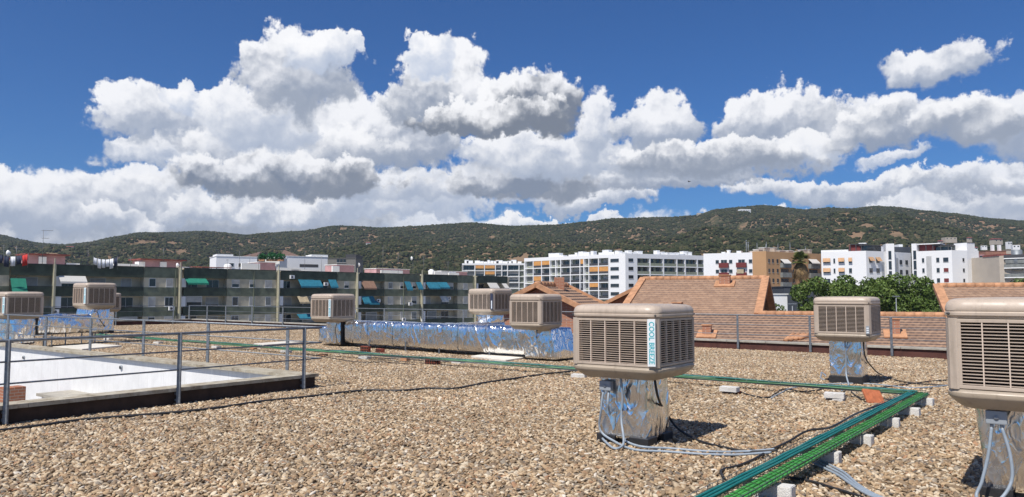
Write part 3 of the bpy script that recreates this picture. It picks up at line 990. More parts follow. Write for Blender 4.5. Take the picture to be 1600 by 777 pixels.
# ================================================================ evaporative coolers
CH = 0.86
def text_mesh(body, size, m_, name='lettering', extrude=0.0006):
    cu = bpy.data.curves.new(name, 'FONT'); cu.body = body; cu.size = size; cu.align_x = 'CENTER'; cu.align_y = 'CENTER'
    cu.extrude = extrude; cu.offset = size*0.022; cu.resolution_u = 3
    tmp = bpy.data.objects.new(name, cu); COL.objects.link(tmp)
    bpy.context.view_layer.update()
    me = bpy.data.meshes.new_from_object(tmp.evaluated_get(bpy.context.evaluated_depsgraph_get()))
    bpy.data.objects.remove(tmp)
    me.materials.clear(); me.materials.append(m_); me.name = name
    o = bpy.data.objects.new(name, me); COL.objects.link(o)
    return o

def make_cooler(half=0.52):
    root = empty('evaporative_cooler')
    h = half
    # drip tray: bellied pan with a flat rim
    prof = [(0.0, 0.80), (0.012, 0.84), (0.05, 0.92), (0.085, 0.985), (0.10, 1.0), (0.125, 1.0), (0.132, 0.99), (0.15, 0.985)]
    rr = [square_ring(h*s, 0.13*s, z) for z, s in prof]
    MB().rings(rr, M['tray']).build('drip_tray', M['beige'], root, autosmooth=True)
    # crowned lid with a groove and rolled edge
    prof = [(0.700, 0.985), (0.712, 0.992), (0.722, 1.012), (0.742, 1.012), (0.750, 0.998), (0.758, 1.006), (0.785, 1.004), (0.815, 0.985), (0.838, 0.945), (0.850, 0.88), (0.857, 0.72), (0.861, 0.35)]
    rr = [square_ring(h*s, 0.14*min(1, s), z) for z, s in prof]
    MB().rings(rr, M['beige']).build('lid', M['beige'], root, autosmooth=True)
    # corner columns
    cw = 0.065
    for k in range(4):
        R = Matrix.Rotation(math.pi/2*k, 4, 'Z')
        m_ = MB(); ring = []
        s_ = h*0.985
        pts = [(s_, s_-cw-0.02), (s_, s_-0.07), (s_-0.022, s_-0.022), (s_-0.07, s_), (s_-cw-0.02, s_), (s_-cw-0.02, s_-0.03), (s_-0.09, s_-0.09), (s_-0.03, s_-cw-0.02)]
        m_.prism(pts, 0.151, 0.699, M['beige'], R)
        # screws at top and bottom
        for z in (0.185, 0.735):
            m_.tube([R @ Vector((s_-0.035, s_-0.035, z)), R @ Vector((s_-0.028 + (0.012 if z > 0.7 else 0), s_-0.028 + (0.012 if z > 0.7 else 0), z))], 0.010, M['metaldark'], n=8)
        m_.build('corner_post', M['beige'], root)
    # wet pads in the dark behind the louvres
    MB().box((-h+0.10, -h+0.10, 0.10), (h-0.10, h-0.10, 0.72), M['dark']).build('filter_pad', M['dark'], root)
    # louvre panels: frame, blades and ribs
    lm = MB()
    w = h - 0.088; y0 = -h*0.985
    z0, z1 = 0.156, 0.694
    fr = 0.028
    lm.box((-w, y0+0.002, z0), (w, y0+0.035, z0+fr), M['beige'], c=0.004)
    lm.box((-w, y0+0.002, z1-fr), (w, y0+0.035, z1), M['beige'], c=0.004)
    lm.box((-w, y0+0.002, z0+fr), (-w+fr, y0+0.035, z1-fr), M['beige'])
    lm.box((w-fr, y0+0.002, z0+fr), (w, y0+0.035, z1-fr), M['beige'])
    nb = 19
    for k in range(nb):
        z = z0 + fr + (z1-z0-2*fr)*(k+0.5)/nb
        t = 0.0078
        # sloping blade: high at the back, a lip at the front
        lm.add([(-w+fr, y0+0.006, z-t), (w-fr, y0+0.006, z-t), (w-fr, y0+0.030, z-t*0.45), (-w+fr, y0+0.030, z-t*0.45),
                (-w+fr, y0+0.004, z-t*0.1), (w-fr, y0+0.004, z-t*0.1), (w-fr, y0+0.030, z-t*0.1), (-w+fr, y0+0.030, z-t*0.1)],
               [(0,3,2,1),(4,5,6,7),(0,1,5,4),(1,2,6,5),(2,3,7,6),(3,0,4,7)], M['louvre'])
    for k in range(1, 5):
        x = -w + 2*w*k/5
        lm.box((x-0.0045, y0+0.003, z0+fr), (x+0.0045, y0+0.030, z1-fr), M['louvre'])
    p = lm.build('louvre_panel', M['louvre'], root)
    for k in range(1, 4):
        c = p.copy(); COL.objects.link(c); c.parent = root; c.rotation_euler = (0, 0, math.pi/2*k)
    # two faint ribs and a raised word on the tray front
    return root

def add_label(root, kind, half=0.52):
    """vertical strip on the corner column between the two faces we see"""
    s_ = half*0.985
    # the chamfer of the corner at +x,-y has its centre here
    c = Vector((s_-0.049, -s_+0.0, 0))
    # place on the -y side of the column, hugging the chamfer
    n = Vector((0.38, -1, 0)).normalized()
    p = Vector((s_-0.052, -s_-0.010, 0.432))
    rot = math.atan2(n.x, -n.y)
    if kind == 'white':
        m_ = MB(); m_.box((-0.040, -0.004, -0.262), (0.040, 0.004, 0.262), c=0.003)
        l = m_.build('label_strip', M['label'], root); l.location = p; l.rotation_euler = (0, 0, rot)
        t = text_mesh('COOL BREEZE', 0.074, M['teal_ink'])
        # a solid word would be too wide for the strip: squeeze to its length, read from top to bottom
        w = max(v.co.x for v in t.data.vertices) - min(v.co.x for v in t.data.vertices)
        sc = 0.47/w
        for v in t.data.vertices:
            x, y, z = v.co
            v.co = Vector((y, -0.0046 - z, -x*sc))
        t.parent = l
    elif kind == 'dark':
        m_ = MB(); m_.box((-0.040, -0.004, -0.262), (0.040, 0.004, 0.262), M['navy']); m_.box((-0.014, -0.0052, -0.23), (0.014, -0.0042, 0.03), M['label'])
        l = m_.build('label_strip', M['navy'], root); l.location = p; l.rotation_euler = (0, 0, rot)
    elif kind == 'small':
        m_ = MB(); m_.box((-0.030, -0.003, -0.075), (0.030, 0.003, 0.075), M['greybox'])
        for q in range(3): m_.box((-0.020, -0.0045, -0.055+q*0.04), (0.020, -0.0032, -0.035+q*0.04), M['label'])
        l = m_.build('label_strip', M['greybox'], root); l.location = p + Vector((0, 0, -0.20)); l.rotation_euler = (0, 0, rot)

CA = math.radians(-36.5)     # local x axis of the coolers = our right-hand near side
COOLERS = [
    # x, y, z bottom, scale xy, scale z, label kind, description
    (1.45, 8.88, 0.765, 1.07, 0.975, 'white', 'large beige evaporative cooler with white corner strip in the middle of the gravel'),
    (4.38, 6.40, 0.765, 1.04, 1.07, None, 'closest beige evaporative cooler, cut off by the right edge of the view'),
    (6.54, 14.6, 0.83, 1.0, 0.99, 'small', 'beige evaporative cooler with a small grey sticker, standing before the tiled roof'),
    (0.62, 19.45, 0.83, 1.0, 1.06, None, 'beige evaporative cooler over the right end of the long foil duct'),
    (-0.72, 24.8, 1.08, 1.06, 0.99, 'dark', 'beige evaporative cooler with a dark corner strip, raised behind the long foil duct'),
    (-5.96, 24.9, 0.83, 1.04, 1.08, 'white', 'beige evaporative cooler at the left end of the long foil duct'),
    (-14.86, 26.6, 1.24, 1.04, 1.06, 'white', 'highest beige evaporative cooler of the left group, above the foil elbow'),
    (-18.3, 33.5, 0.98, 1.06, 0.98, None, 'beige evaporative cooler half hidden behind the highest one of the left group'),
    (-15.8, 23.9, 0.98, 1.10, 0.98, 'white', 'leftmost beige evaporative cooler, cut off by the left edge of the view'),
]
def build_coolers():
    proto = make_cooler()
    for i, (x, y, z, s, sz, kind, label) in enumerate(COOLERS):
        o = proto if i == len(COOLERS)-1 else copy_tree(proto)
        o.location = (x, y, z); o.rotation_euler = (0, 0, CA); o.scale = (s, s, sz)
        tag(o, label, 'air cooler', 'evaporative coolers on the roof')
        if kind and o is not proto: add_label(o, kind)
    add_label(proto, 'white')
build_coolers()

# ================================================================ foil-wrapped ducts
def foil_box(mb, lo, hi, M_=None, cell=0.05, amp=0.014, seed=0, bulge=0.008, rad=0.03, taper=None):
    """a foil-wrapped box: rounded, quilted and crumpled"""
    lo = Vector(lo); hi = Vector(hi); sz = hi-lo; c = (lo+hi)/2
    bm = bmesh.new()
    nx, ny, nz = [max(3, int(s/cell)) for s in sz]
    def grid(o, a, b, na, nb):
        vs = [[bm.verts.new(o + a*(i/na) + b*(j/nb)) for i in range(na+1)] for j in range(nb+1)]
        for j in range(nb):
            for i in range(na):
                bm.faces.new((vs[j][i], vs[j][i+1], vs[j+1][i+1], vs[j+1][i]))
    X, Y, Z = Vector((sz.x, 0, 0)), Vector((0, sz.y, 0)), Vector((0, 0, sz.z))
    grid(lo, X, Z, nx, nz); grid(lo+X, Y, Z, ny, nz); grid(lo+X+Y, -X, Z, nx, nz); grid(lo+Y, -Y, Z, ny, nz)
    grid(lo+Z, X, Y, nx, ny); grid(lo+Y, X, -Y, nx, ny)
    bmesh.ops.remove_doubles(bm, verts=bm.verts, dist=0.0005)
    for v in bm.verts:
        p = v.co - c
        q = Vector((p.x/(sz.x/2), p.y/(sz.y/2), p.z/(sz.z/2)))
        # rounding of the edges
        d = Vector((max(0, abs(p.x)-(sz.x/2-rad)), max(0, abs(p.y)-(sz.y/2-rad)), max(0, abs(p.z)-(sz.z/2-rad))))
        if d.length > 1e-6:
            nd = d.normalized()*min(d.length, rad)
            p = Vector((math.copysign(min(abs(p.x), sz.x/2-rad)+nd.x, p.x), math.copysign(min(abs(p.y), sz.y/2-rad)+nd.y, p.y), math.copysign(min(abs(p.z), sz.z/2-rad)+nd.z, p.z)))
        # slack wrapping bulges between the edges
        n = Vector((q.x**5, q.y**5, q.z**5)); 
        if n.length < 1e-4: n = Vector((0, 0, 1))
        n.normalize()
        w = (1-abs(q.x)**2*(abs(n.x) < .5))*(1-abs(q.z)**2*(abs(n.z) < .5))*(1-abs(q.y)**2*(abs(n.y) < .5))
        P = v.co*1.0 + Vector((seed*3.7, seed*1.3, 0))
        crumple = abs(noise.noise(P*2.4))*1.9 + abs(noise.noise(P*6.0 + Vector((5, 1, 2))))*0.45 - 0.4
        p = p + n*(bulge*w + amp*crumple)
        if taper:
            f = taper((c + p))
            p = f - c
        v.co = c + p
    mb.bm(bm, M['foil'], M_, smooth=True)
    return mb

def duct_stand(x, y, ztop, half, label, group='foil covered ducts carrying coolers', plinth=0.12, seed=0, flare=0.0):
    root = empty('duct_stand', (x, y, 0), CA, label, 'duct stand', group)
    def tp(p):
        s = 1 + flare*(p.z-0.3)
        return Vector((p.x*s, p.y*s, p.z))
    foil_box(MB(), (-half, -half, plinth-0.01), (half, half, ztop+0.02), seed=seed, taper=tp, amp=0.013, cell=0.035).build('foil_sleeve', M['foil'], root)
    p = MB()
    hh = half*0.94
    if plinth > 0.1:
        p.box((-hh-0.03, -hh-0.03, 0.0), (hh+0.03, hh+0.03, plinth), c=0.008)
    else:
        for sx in (-1, 1):
            for sy in (-1, 1):
                p.box((sx*hh*0.75-0.12, sy*hh*0.75-0.12, 0.0), (sx*hh*0.75+0.12, sy*hh*0.75+0.12, plinth+0.02), c=0.008)
        p.box((-hh*0.35, -hh*0.9, 0.0), (hh*0.3, -hh*0.7, plinth+0.01), c=0.008)
    p.build('plinth', M['black'], root)
    return root

def junction_box(root, x, y, z):
    m_ = MB(); m_.box((x-0.075, y-0.07, z-0.055), (x+0.075, y, z+0.055), c=0.01)
    m_.tube([Vector((x, y-0.071, z)), Vector((x, y-0.078, z))], 0.018, n=10)
    for q in (-0.035, 0.035): m_.tube([(x+q, y-0.04, z-0.055), (x+q, y-0.04, z-0.085)], 0.014, n=8)
    m_.build('junction_box', M['greybox'], root)

s1 = duct_stand(1.44, 8.85, 0.79, 0.295, 'crinkled foil duct on black feet under the middle cooler', plinth=0.085, seed=1)
junction_box(s1, -0.18, -0.315, 0.665)
s2 = duct_stand(4.40, 6.45, 0.83, 0.31, 'crinkled foil duct with a grey junction box under the closest cooler', plinth=0.085, seed=2, flare=0.28)
junction_box(s2, -0.19, -0.40, 0.70)
s3 = duct_stand(6.54, 14.6, 0.87, 0.285, 'foil duct on a solid black plinth under the cooler before the tiled roof', plinth=0.16, seed=3)
duct_stand(-18.3, 33.5, 1.0, 0.33, 'foil duct under the half hidden cooler of the left group', plinth=0.16, seed=4)

def build_long_duct():
    # front lower line from the right end to the left end, measured on the photo
    a = G(851, 558, 0.12); b = G(520, 536, 0.12)
    d = (b-a).normalized(); L = (b-a).length
    rz = math.atan2(-d.y, -d.x)           # local x runs from the left end to the right end
    root = empty('long_foil_duct', (b.x, b.y, 0), rz, 'long horizontal duct wrapped in shiny foil lying across the gravel', 'air duct', 'horizontal foil ducts')
    D = 0.72
    # two main sections, the right one a little larger
    joint = L*0.50
    foil_box(MB(), (0.52, 0.03, 0.14), (joint, D-0.03, 0.87), seed=5, rad=0.12, bulge=0.02, amp=0.007, cell=0.06).build('duct_section', M['foil'], root)
    foil_box(MB(), (joint-0.12, -0.03, 0.13), (L-0.55, D, 0.87), seed=6, rad=0.12, bulge=0.02, amp=0.007, cell=0.06).build('duct_section', M['foil'], root)
    # end box: hood sloping down to the right
    def tp(p):
        if p.x > L - 0.2 and p.z > 0.3:
            k = (p.x-(L-0.2))/0.6
            return Vector((p.x - 0.30*max(0, p.z-0.3), p.y + 0.05*(p.z-0.3), p.z))
        return p
    foil_box(MB(), (L-0.62, -0.06, 0.07), (L+0.42, D+0.1, 0.86), seed=7, rad=0.05, taper=tp, amp=0.012, cell=0.045).build('end_box', M['foil'], root)
    # left end: upright box under the cooler, with a dark strap at the joint
    foil_box(MB(), (-0.32, -0.04, 0.08), (0.44, D, 0.86), seed=8, rad=0.04, amp=0.02, cell=0.05).build('riser', M['foil'], root)
    foil_box(MB(), (-0.86, 0.04, 0.10), (-0.31, D-0.03, 0.66), seed=12, rad=0.03, amp=0.006, bulge=0.0, cell=0.08).build('end_box', M['foil'], root)
    MB().box((0.445, -0.03, 0.07), (0.515, D+0.02, 0.875), c=0.01).build('flexible_joint', M['black'], root)
    # branch to the back and elbow up to the raised cooler
    o = Vector((b.x, b.y, 0)); ex = -d; ey = Vector((-ex.y, ex.x, 0))
    tgt = Vector((-0.72, 24.8, 0)) - o
    tx, ty = tgt.dot(ex), tgt.dot(ey)
    foil_box(MB(), (tx-0.36, D-0.06, 0.16), (tx+0.36, ty+0.36, 0.83), seed=9, rad=0.08, amp=0.02, cell=0.07).build('duct_section', M['foil'], root)
    foil_box(MB(), (tx-0.33, ty-0.33, 0.80), (tx+0.33, ty+0.33, 1.11), seed=10, rad=0.06, amp=0.03, cell=0.04).build('riser', M['foil'], root)
    # taped joints round the sections
    for x in (1.75, 2.95, joint+1.35, L-2.05):
        m_ = MB(); big = x > joint; y0, y1 = (-0.055, D+0.02) if big else (0.005, D-0.01)
        rr = []
        for dx in (-0.03, 0.03):
            ring = square_ring((y1-y0)/2+0.004, 0.12, 0.0, seg=4, hy=0.385)
            rr.append([Vector((x+dx, (y0+y1)/2 + v.x, 0.505 + v.y)) for v in ring])
        m_.rings(rr, M['foil'], cap=False); m_.build('joint_tape', M['foil'], root)
    # threaded legs
    for x in (1.9, 3.6, joint+0.6, L-1.9):
        for y in (0.0, D-0.04):
            m_ = MB(); m_.box((x-0.015, y-0.015, 0.0), (x+0.015, y+0.015, 0.30)); m_.box((x-0.06, y-0.06, 0.0), (x+0.06, y+0.06, 0.02))
            m_.build('leg', M['steel'], root)
    for x0, dx in ((L-0.15, 0.05), (L+0.15, 0.10), (-0.1, 0.04), (0.05, 0.05)):
        pass
    return root
LD = build_long_duct()

def build_left_duct():
    a = Vector((-15.8, 23.9, 0)); b = Vector((-14.86, 26.6, 0))
    d = (b-a).normalized(); L = (b-a).length
    root = empty('left_foil_duct', a, math.atan2(d.y, d.x), 'raised foil duct joining the two coolers on the left', 'air duct', 'horizontal foil ducts')
    h = 0.36
    foil_box(MB(), (-h, -h, 0.15), (h, h, 1.0), seed=21, amp=0.02, cell=0.06).build('riser', M['foil'], root)
    foil_box(MB(), (h+0.08, -h, 0.42), (L-h-0.02, h, 1.04), seed=22, rad=0.1, amp=0.025, cell=0.06, bulge=0.03).build('duct_section', M['foil'], root)
    MB().box((h-0.01, -h+0.01, 0.40), (h+0.1, h-0.01, 1.0), c=0.01).build('flexible_joint', M['black'], root)
    foil_box(MB(), (L-h-0.06, -h, 0.40), (L+h, h, 1.26), seed=23, rad=0.06, amp=0.03, cell=0.05).build('riser', M['foil'], root)
    for x in (0.7, 1.5, L-0.2, L+0.25):
        for y in (-h+0.05, h-0.05):
            m_ = MB(); m_.box((x-0.015, y-0.015, 0.0), (x+0.015, y+0.015, 0.45)); m_.box((x-0.06, y-0.06, 0.0), (x+0.06, y+0.06, 0.02))
            m_.build('leg', M['steel'], root)
build_left_duct()

# ================================================================ cable trays with green hoses
TRAY_Z = 0.14
def tray(name, a, b, label, greens, teals, width=0.30, mesh_step=0.10, fade=True, ties=True, nhose_r=0.014):
    a = Vector(a); b = Vector(b); d = (b-a); L = d.length; d.normalize()
    root = empty(name, (a.x, a.y, 0), math.atan2(d.y, d.x), label, 'cable tray', 'wire cable trays on concrete blocks')
    w = width/2; z = TRAY_Z
    m_ = MB()
    r = 0.0028
    for y in [-w + width*k/6 for k in range(7)]:
        m_.tube([(0, y, z), (L, y, z)], r, n=4)
    for y in (-w, w):
        for zz in (z+0.03, z+0.06): m_.tube([(0, y, zz), (L, y, zz)], r, n=4)
    for k in range(int(L/mesh_step)+1):
        x = k*mesh_step
        m_.tube([(x, -w, z+0.062), (x, -w, z-0.003), (x, w, z-0.003), (x, w, z+0.062)], r, n=4)
    m_.build('wire_basket', M['wire'], root)
    rnd = random.Random(len(label))
    def hose(y0, y1, z0, rad, m__, wob=0.005, nm='hose'):
        n = int(L/0.35)+1
        pts = []
        for k in range(n+1):
            x = L*k/n
            pts.append((x, y0 + (y1-y0)*k/n + rnd.uniform(-wob, wob), z0 + rnd.uniform(0, wob*0.8)))
        MB().tube(smooth_path(pts, 3), rad, n=8).build(nm, m__, root)
    for k in range(greens):
        hose(-w+0.018+k*nhose_r*1.6, -w+0.018+k*nhose_r*1.6, z+0.018+ (0.016 if k % 2 else 0), nhose_r, M['green_hose'])
    for k in range(teals):
        hose(w-0.025-k*nhose_r*1.6, w-0.025-k*nhose_r*1.6, z+0.018+(0.016 if k % 2 else 0), nhose_r, M['teal_hose'])
    # black ties and the near side mesh in front of the hoses
    m_ = MB()
    for k in range(int(L/0.12)):
        x = 0.06 + k*0.12 + rnd.uniform(-0.02, 0.02)
        yw = greens*nhose_r*1.6
        m_.tube([(x, -w+0.004, z), (x, -w+0.004, z+0.052), (x+0.01, -w+0.02+yw*0.5, z+0.062), (x, -w+0.012+yw, z+0.048), (x, -w+0.012+yw, z)], 0.0032, n=4)
    m_.build('cable_tie', M['tie'], root)
    return root

CORNER = G(1434, 617, TRAY_Z)
T1_END = G(150, 524, TRAY_Z)
T2_END = G(1112, 790, TRAY_Z)
tray('cable_tray', T2_END + (T2_END-CORNER).normalized()*1.5, CORNER, 'near wire cable tray with bright green hoses on one side, teal hoses opposite', 7, 6, width=0.33, nhose_r=0.0125)
tray('cable_tray', CORNER + (CORNER-T1_END).normalized()*0.1, T1_END, 'long wire cable tray with green hoses running away to the left across the roof', 0, 0, width=0.24, mesh_step=0.20)
# hoses of the long tray are draped loosely, each one a cable of its own
rnd = random.Random(3)
dd = (T1_END - CORNER).normalized(); LL = (T1_END-CORNER).length; nn = Vector((-dd.y, dd.x, 0))
lr = empty('hose_bundle', CORNER, 0, 'bundle of loose green hoses lying on the long cable tray', 'hoses')
for k in range(4):
    pts = []
    off = -0.075 + k*0.05
    for q in range(48):
        t = q/47*LL
        s = 0.10*noise.noise(Vector((t*0.35, k*2.1, 0)))*min(1, t/6)*(1 + t*0.14)
        zz = TRAY_Z + 0.02 + (k % 3)*0.016 - CORNER.z + 0.02*noise.noise(Vector((t*0.7, k*5.1, 3)))
        pts.append(Vector(dd*t + nn*(off+s)) + Vector((0, 0, zz)))
    MB().tube(smooth_path(pts, 3), 0.0125, n=7).build('hose', M['green_faded'] if k != 2 else M['teal_hose'], lr)

# ================================================================ blocks, bricks, slabs
def block(px, py, size, rz, label, m_='concrete', name='concrete_block', cat='block', group='white concrete blocks under the trays', z0=0.0, tilt=(0, 0), holes=0):
    p = G(px, py, z0)
    mb = MB(); sx, sy, sz = size
    bm = bmesh.new(); bmesh.ops.create_cube(bm, size=1)
    for v in bm.verts: v.co = Vector((v.co.x*sx, v.co.y*sy, (v.co.z+0.5)*sz))
    bmesh.ops.bevel(bm, geom=list(bm.edges), offset=0.006, segments=2, affect='EDGES')
    bmesh.ops.subdivide_edges(bm, edges=[e for e in bm.edges if e.calc_length() > 0.05], cuts=3, use_grid_fill=True)
    for v in bm.verts: v.co += Vector((noise.noise(v.co*14+p), noise.noise(v.co*14-p), noise.noise(v.co*13)))*0.004
    mb.bm(bm, M[m_])
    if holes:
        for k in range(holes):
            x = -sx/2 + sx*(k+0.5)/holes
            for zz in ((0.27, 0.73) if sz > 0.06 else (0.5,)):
                mb.box((x-sx/holes*0.33, -sy/2-0.006, sz*zz-sz*0.17), (x+sx/holes*0.33, -sy/2+0.004, sz*zz+sz*0.17), M['dark'])  # dark plates drawn for the shade inside the perforations
    o = mb.build(name, M[m_])
    o.location = p; o.rotation_euler = (tilt[0], tilt[1], rz)
    return tag(o, label, cat, group)

tdir = math.atan2((CORNER-T2_END).y, (CORNER-T2_END).x)
for i, (px, py, lab) in enumerate([
        (1440, 634, 'pale concrete block at the corner where the two trays meet'),
        (1417, 650, 'concrete block second from the corner under the near tray'),
        (1383, 667, 'concrete block third from the corner under the near tray'),
        (1334, 694, 'long concrete block in the middle of the near tray'),
        (1285, 722, 'white mottled concrete block where the grey conduits leave the near tray'),
        (1206, 778, 'concrete block nearest to the bottom edge of the view')]):
    block(px-4, py, (0.40 if i != 3 else 0.46, 0.14, 0.125), tdir + math.pi/2 + 0.05*(i % 3 - 1), lab)
for i, (px, py, lab) in enumerate([
        (1140, 612, 'concrete block on a red brick under the right part of the long tray'),
        (1304, 622, 'concrete block under the long tray in front of the black plinth'),
        (905, 591, 'concrete block peeping out beneath the middle cooler by the long tray'),
        (716, 569, 'pale concrete block with a white cable end in front of the roof hatch slab'),
        (570, 562, 'pale concrete block below the two red bricks'),
        (447, 552, 'concrete block under the long tray just behind the patio railing post'),
        (338, 545, 'concrete block under the long tray behind the patio kerb'),
        (247, 538, 'small pale block under the left part of the long tray'),
        (169, 532, 'pale block farthest left under the long tray')]):
    block(px, py, (0.30, 0.18, 0.085), CA + 0.1*(i % 3), lab, z0=0.055 if i < 2 else 0.0)
BR = 'loose red bricks near the trays'
block(1146, 616, (0.24, 0.12, 0.06), CA, 'red brick under the concrete block right of the middle cooler', 'redbrick', 'brick', 'brick', BR)
block(1310, 628, (0.16, 0.14, 0.06), CA, 'grey rubble block under the concrete block by the black plinth', 'concrete', 'brick', 'brick', BR)
block(571, 551, (0.30, 0.13, 0.19), CA+0.15, 'upright perforated red brick left of its neighbour beside the long duct', 'redbrick', 'brick', 'brick', BR, holes=5)
block(594, 552, (0.32, 0.14, 0.13), CA-0.25, 'red brick lying right of the upright one beside the long duct', 'redbrick', 'brick', 'brick', BR, holes=4)
block(676, 571, (0.36, 0.14, 0.15), CA+0.40, 'perforated dark red brick in front of the long tray', 'redbrick', 'brick', 'brick', BR, holes=6)
block(633, 565, (0.22, 0.14, 0.09), CA, 'small orange brick left of the perforated one by the long tray', 'clay', 'brick', 'brick', BR)
block(505, 557, (0.26, 0.14, 0.07), CA, 'flat orange brick below the left end of the long duct', 'clay', 'brick', 'brick', BR)
block(812, 573, (0.26, 0.14, 0.05), CA, 'flat orange brick in front of the roof hatch slab', 'clay', 'brick', 'brick', BR)
block(396, 547, (0.20, 0.14, 0.07), CA, 'orange brick between the blocks behind the patio railing', 'clay', 'brick', 'brick', BR)
# tile leaning on the long tray
p = G(1370, 632, 0.0)
mb = MB(); mb.box((-0.15, -0.02, 0), (0.15, 0.02, 0.27), c=0.006)
for k in range(5): mb.box((-0.13+k*0.055, -0.024, 0.01), (-0.10+k*0.055, -0.019, 0.26))
o = mb.build('leaning_tile', mat('leaning_clay', (0.42, 0.13, 0.055), 0.85, 0, 0.2, 12)); o.location = p; o.rotation_euler = (-0.75, 0.12, 0.15)
tag(o, 'ribbed orange clay block leaning against the long tray near the corner', 'clay block')

def slab(pxs, label, name='roof_slab', th=0.07, cat='slab'):
    pts = [G(x, y, 0.0) for x, y in pxs]; c = sum(pts, Vector())/4
    mb = MB(); mb.prism([(p.x-c.x, p.y-c.y) for p in pts], 0.0, th)
    o = mb.build(name, M['slab']); o.location = c
    m_ = o.modifiers.new('bevel', 'BEVEL'); m_.width = 0.012; m_.segments = 2
    return tag(o, label, cat, 'pale slabs lying on the gravel')
slab([(736, 560), (790, 567), (846, 558), (795, 553)], 'pale square slab in front of the long foil duct')
slab([(396, 540), (412, 542), (476, 537), (462, 535)], 'thin pale slab behind the corner of the patio railing')
slab([(82, 545), (128, 549), (190, 543), (150, 540)], 'pale slab on the gravel behind the left part of the patio')

# ================================================================ loose cables
def cable(pts, r, m_, label, name='cable', n=8, cat='cable', group=None):
    o_ = V3(pts[0])
    q = smooth_path([V3(p) - o_ for p in pts], n)
    q = [p + Vector((noise.noise(p*1.3)*0.02, noise.noise(p*1.3+Vector((7, 0, 0)))*0.02, 0)) if 0 < i < len(q)-1 else p for i, p in enumerate(q)]
    o = MB().tube(q, r, n=8).build(name, M[m_])
    o.location = o_
    return tag(o, label, cat, group)
gz = 0.035
def gp(*l): return [G(x, y, gz) for x, y in l]
cable(gp((-60, 684), (0, 673), (60, 665), (130, 656), (200, 650), (290, 643), (350, 636), (410, 627), (480, 620), (530, 614), (577, 610), (626, 610.5), (670, 607), (712, 607), (760, 598), (800, 592), (850, 585), (905, 579)),
      0.020, 'black', 'long black cable snaking over the gravel in front of the patio kerb')
def loc2(root, x, y, z): return Matrix.Translation(root.location) @ Matrix.Rotation(CA, 4, 'Z') @ Vector((x, y, z))
# flexible conduits of the middle cooler
def L1(x, y, z): return loc2(s1, x, y, z)
cable([L1(-0.215, -0.36, 0.585), L1(-0.23, -0.38, 0.40), G(938, 672, 0.15), G(960, 690, 0.05), G(990, 703, 0.04), G(1040, 706, gz), G(1100, 710, gz), G(1150, 711, gz), G(1205, 707, 0.06)],
      0.0135, 'greycable', 'outer grey conduit looping from the middle cooler box to the near tray', group='grey conduits of the middle cooler')
cable([L1(-0.145, -0.36, 0.585), L1(-0.135, -0.38, 0.42), G(962, 668, 0.15), G(975, 687, 0.06), G(1000, 698, 0.05), G(1045, 701, gz), G(1110, 706, gz), G(1160, 706, gz), G(1210, 702, 0.07)],
      0.0135, 'greycable', 'inner grey conduit looping from the middle cooler box to the near tray', group='grey conduits of the middle cooler')
cable([L1(0.03, -0.40, 0.79), L1(0.04, -0.37, 0.55), L1(0.03, -0.38, 0.30), G(974, 692, 0.08), G(960, 701, 0.045), G(945, 690, 0.05), G(940, 684, 0.05)],
      0.0135, 'greycable', 'short grey conduit hanging in front of the foil below the middle cooler', group='grey conduits of the middle cooler')
cable([L1(0.02, -0.37, 0.79), L1(0.03, -0.355, 0.6), L1(0.035, -0.36, 0.4)], 0.012, 'black', 'short black cable under the middle cooler beside the conduit')
cable([L1(0.36, -0.22, 0.80), L1(0.40, -0.20, 0.55), G(1040, 645, 0.30), G(1058, 670, 0.10), G(1090, 688, gz), G(1130, 699, gz), G(1170, 706, gz), G(1215, 704, 0.07)],
      0.014, 'black', 'black cable curving from the right side of the middle cooler to the tray')
# conduits of the closest cooler
def L2(x, y, z): return loc2(s2, x, y, z)
cable([L2(-0.225, -0.44, 0.62), L2(-0.25, -0.47, 0.40), L2(-0.30, -0.50, 0.18), L2(-0.34, -0.56, 0.05), L2(-0.2, -0.75, 0.04), L2(0.1, -0.8, 0.04)], 0.0135, 'greycable', 'left grey conduit hanging from the box of the closest cooler', group='grey conduits of the closest cooler')
cable([L2(-0.155, -0.44, 0.62), L2(-0.10, -0.47, 0.40), L2(-0.10, -0.50, 0.20), L2(-0.2, -0.58, 0.05), L2(-0.35, -0.70, 0.04), L2(-0.5, -0.8, 0.04)], 0.0135, 'greycable', 'right grey conduit hanging from the box of the closest cooler', group='grey conduits of the closest cooler')
# from the near tray to the lower right
for k, (off) in enumerate((0, 5, 10)):
    cable([G(1262-off, 706, 0.10), G(1275-off, 716+off*0.3, 0.06), G(1293-off*0.8, 725+off*0.5, gz), G(1318-off*0.8, 738+off*0.5, gz), G(1340-off, 757, gz), G(1365-off, 772, gz), G(1400-off, 786, gz)], 0.0135, 'greycable',
          ('%s of the three blue-grey conduits leaving the near tray towards the bottom right' % ('rightmost', 'middle', 'leftmost')[k]), group='blue-grey conduits of the near tray')
cable(gp((1225, 745), (1262, 751), (1300, 762), (1345, 776), (1370, 790)), 0.012, 'black', 'thin black cable on the gravel at the bottom beside the near tray')
cable([G(1130, 745, 0.05), G(1128, 735, gz), G(1160, 725, gz), G(1200, 706, 0.05), G(1230, 690, 0.05), G(1262, 673, 0.09), G(1300, 667, 0.11), G(1340, 645, 0.13), G(1385, 629, 0.14), G(1415, 620, 0.15)], 0.013, 'black', 'black cable running along the left side of the near tray')
cable([loc2(s3, 0.32, -0.2, 0.86), loc2(s3, 0.36, -0.2, 0.5), G(1372, 583, 0.06), G(1400, 594, gz), G(1440, 600, gz), G(1500, 603, gz)], 0.013, 'black', 'black cable drooping from the right of the cooler before the tiled roof')
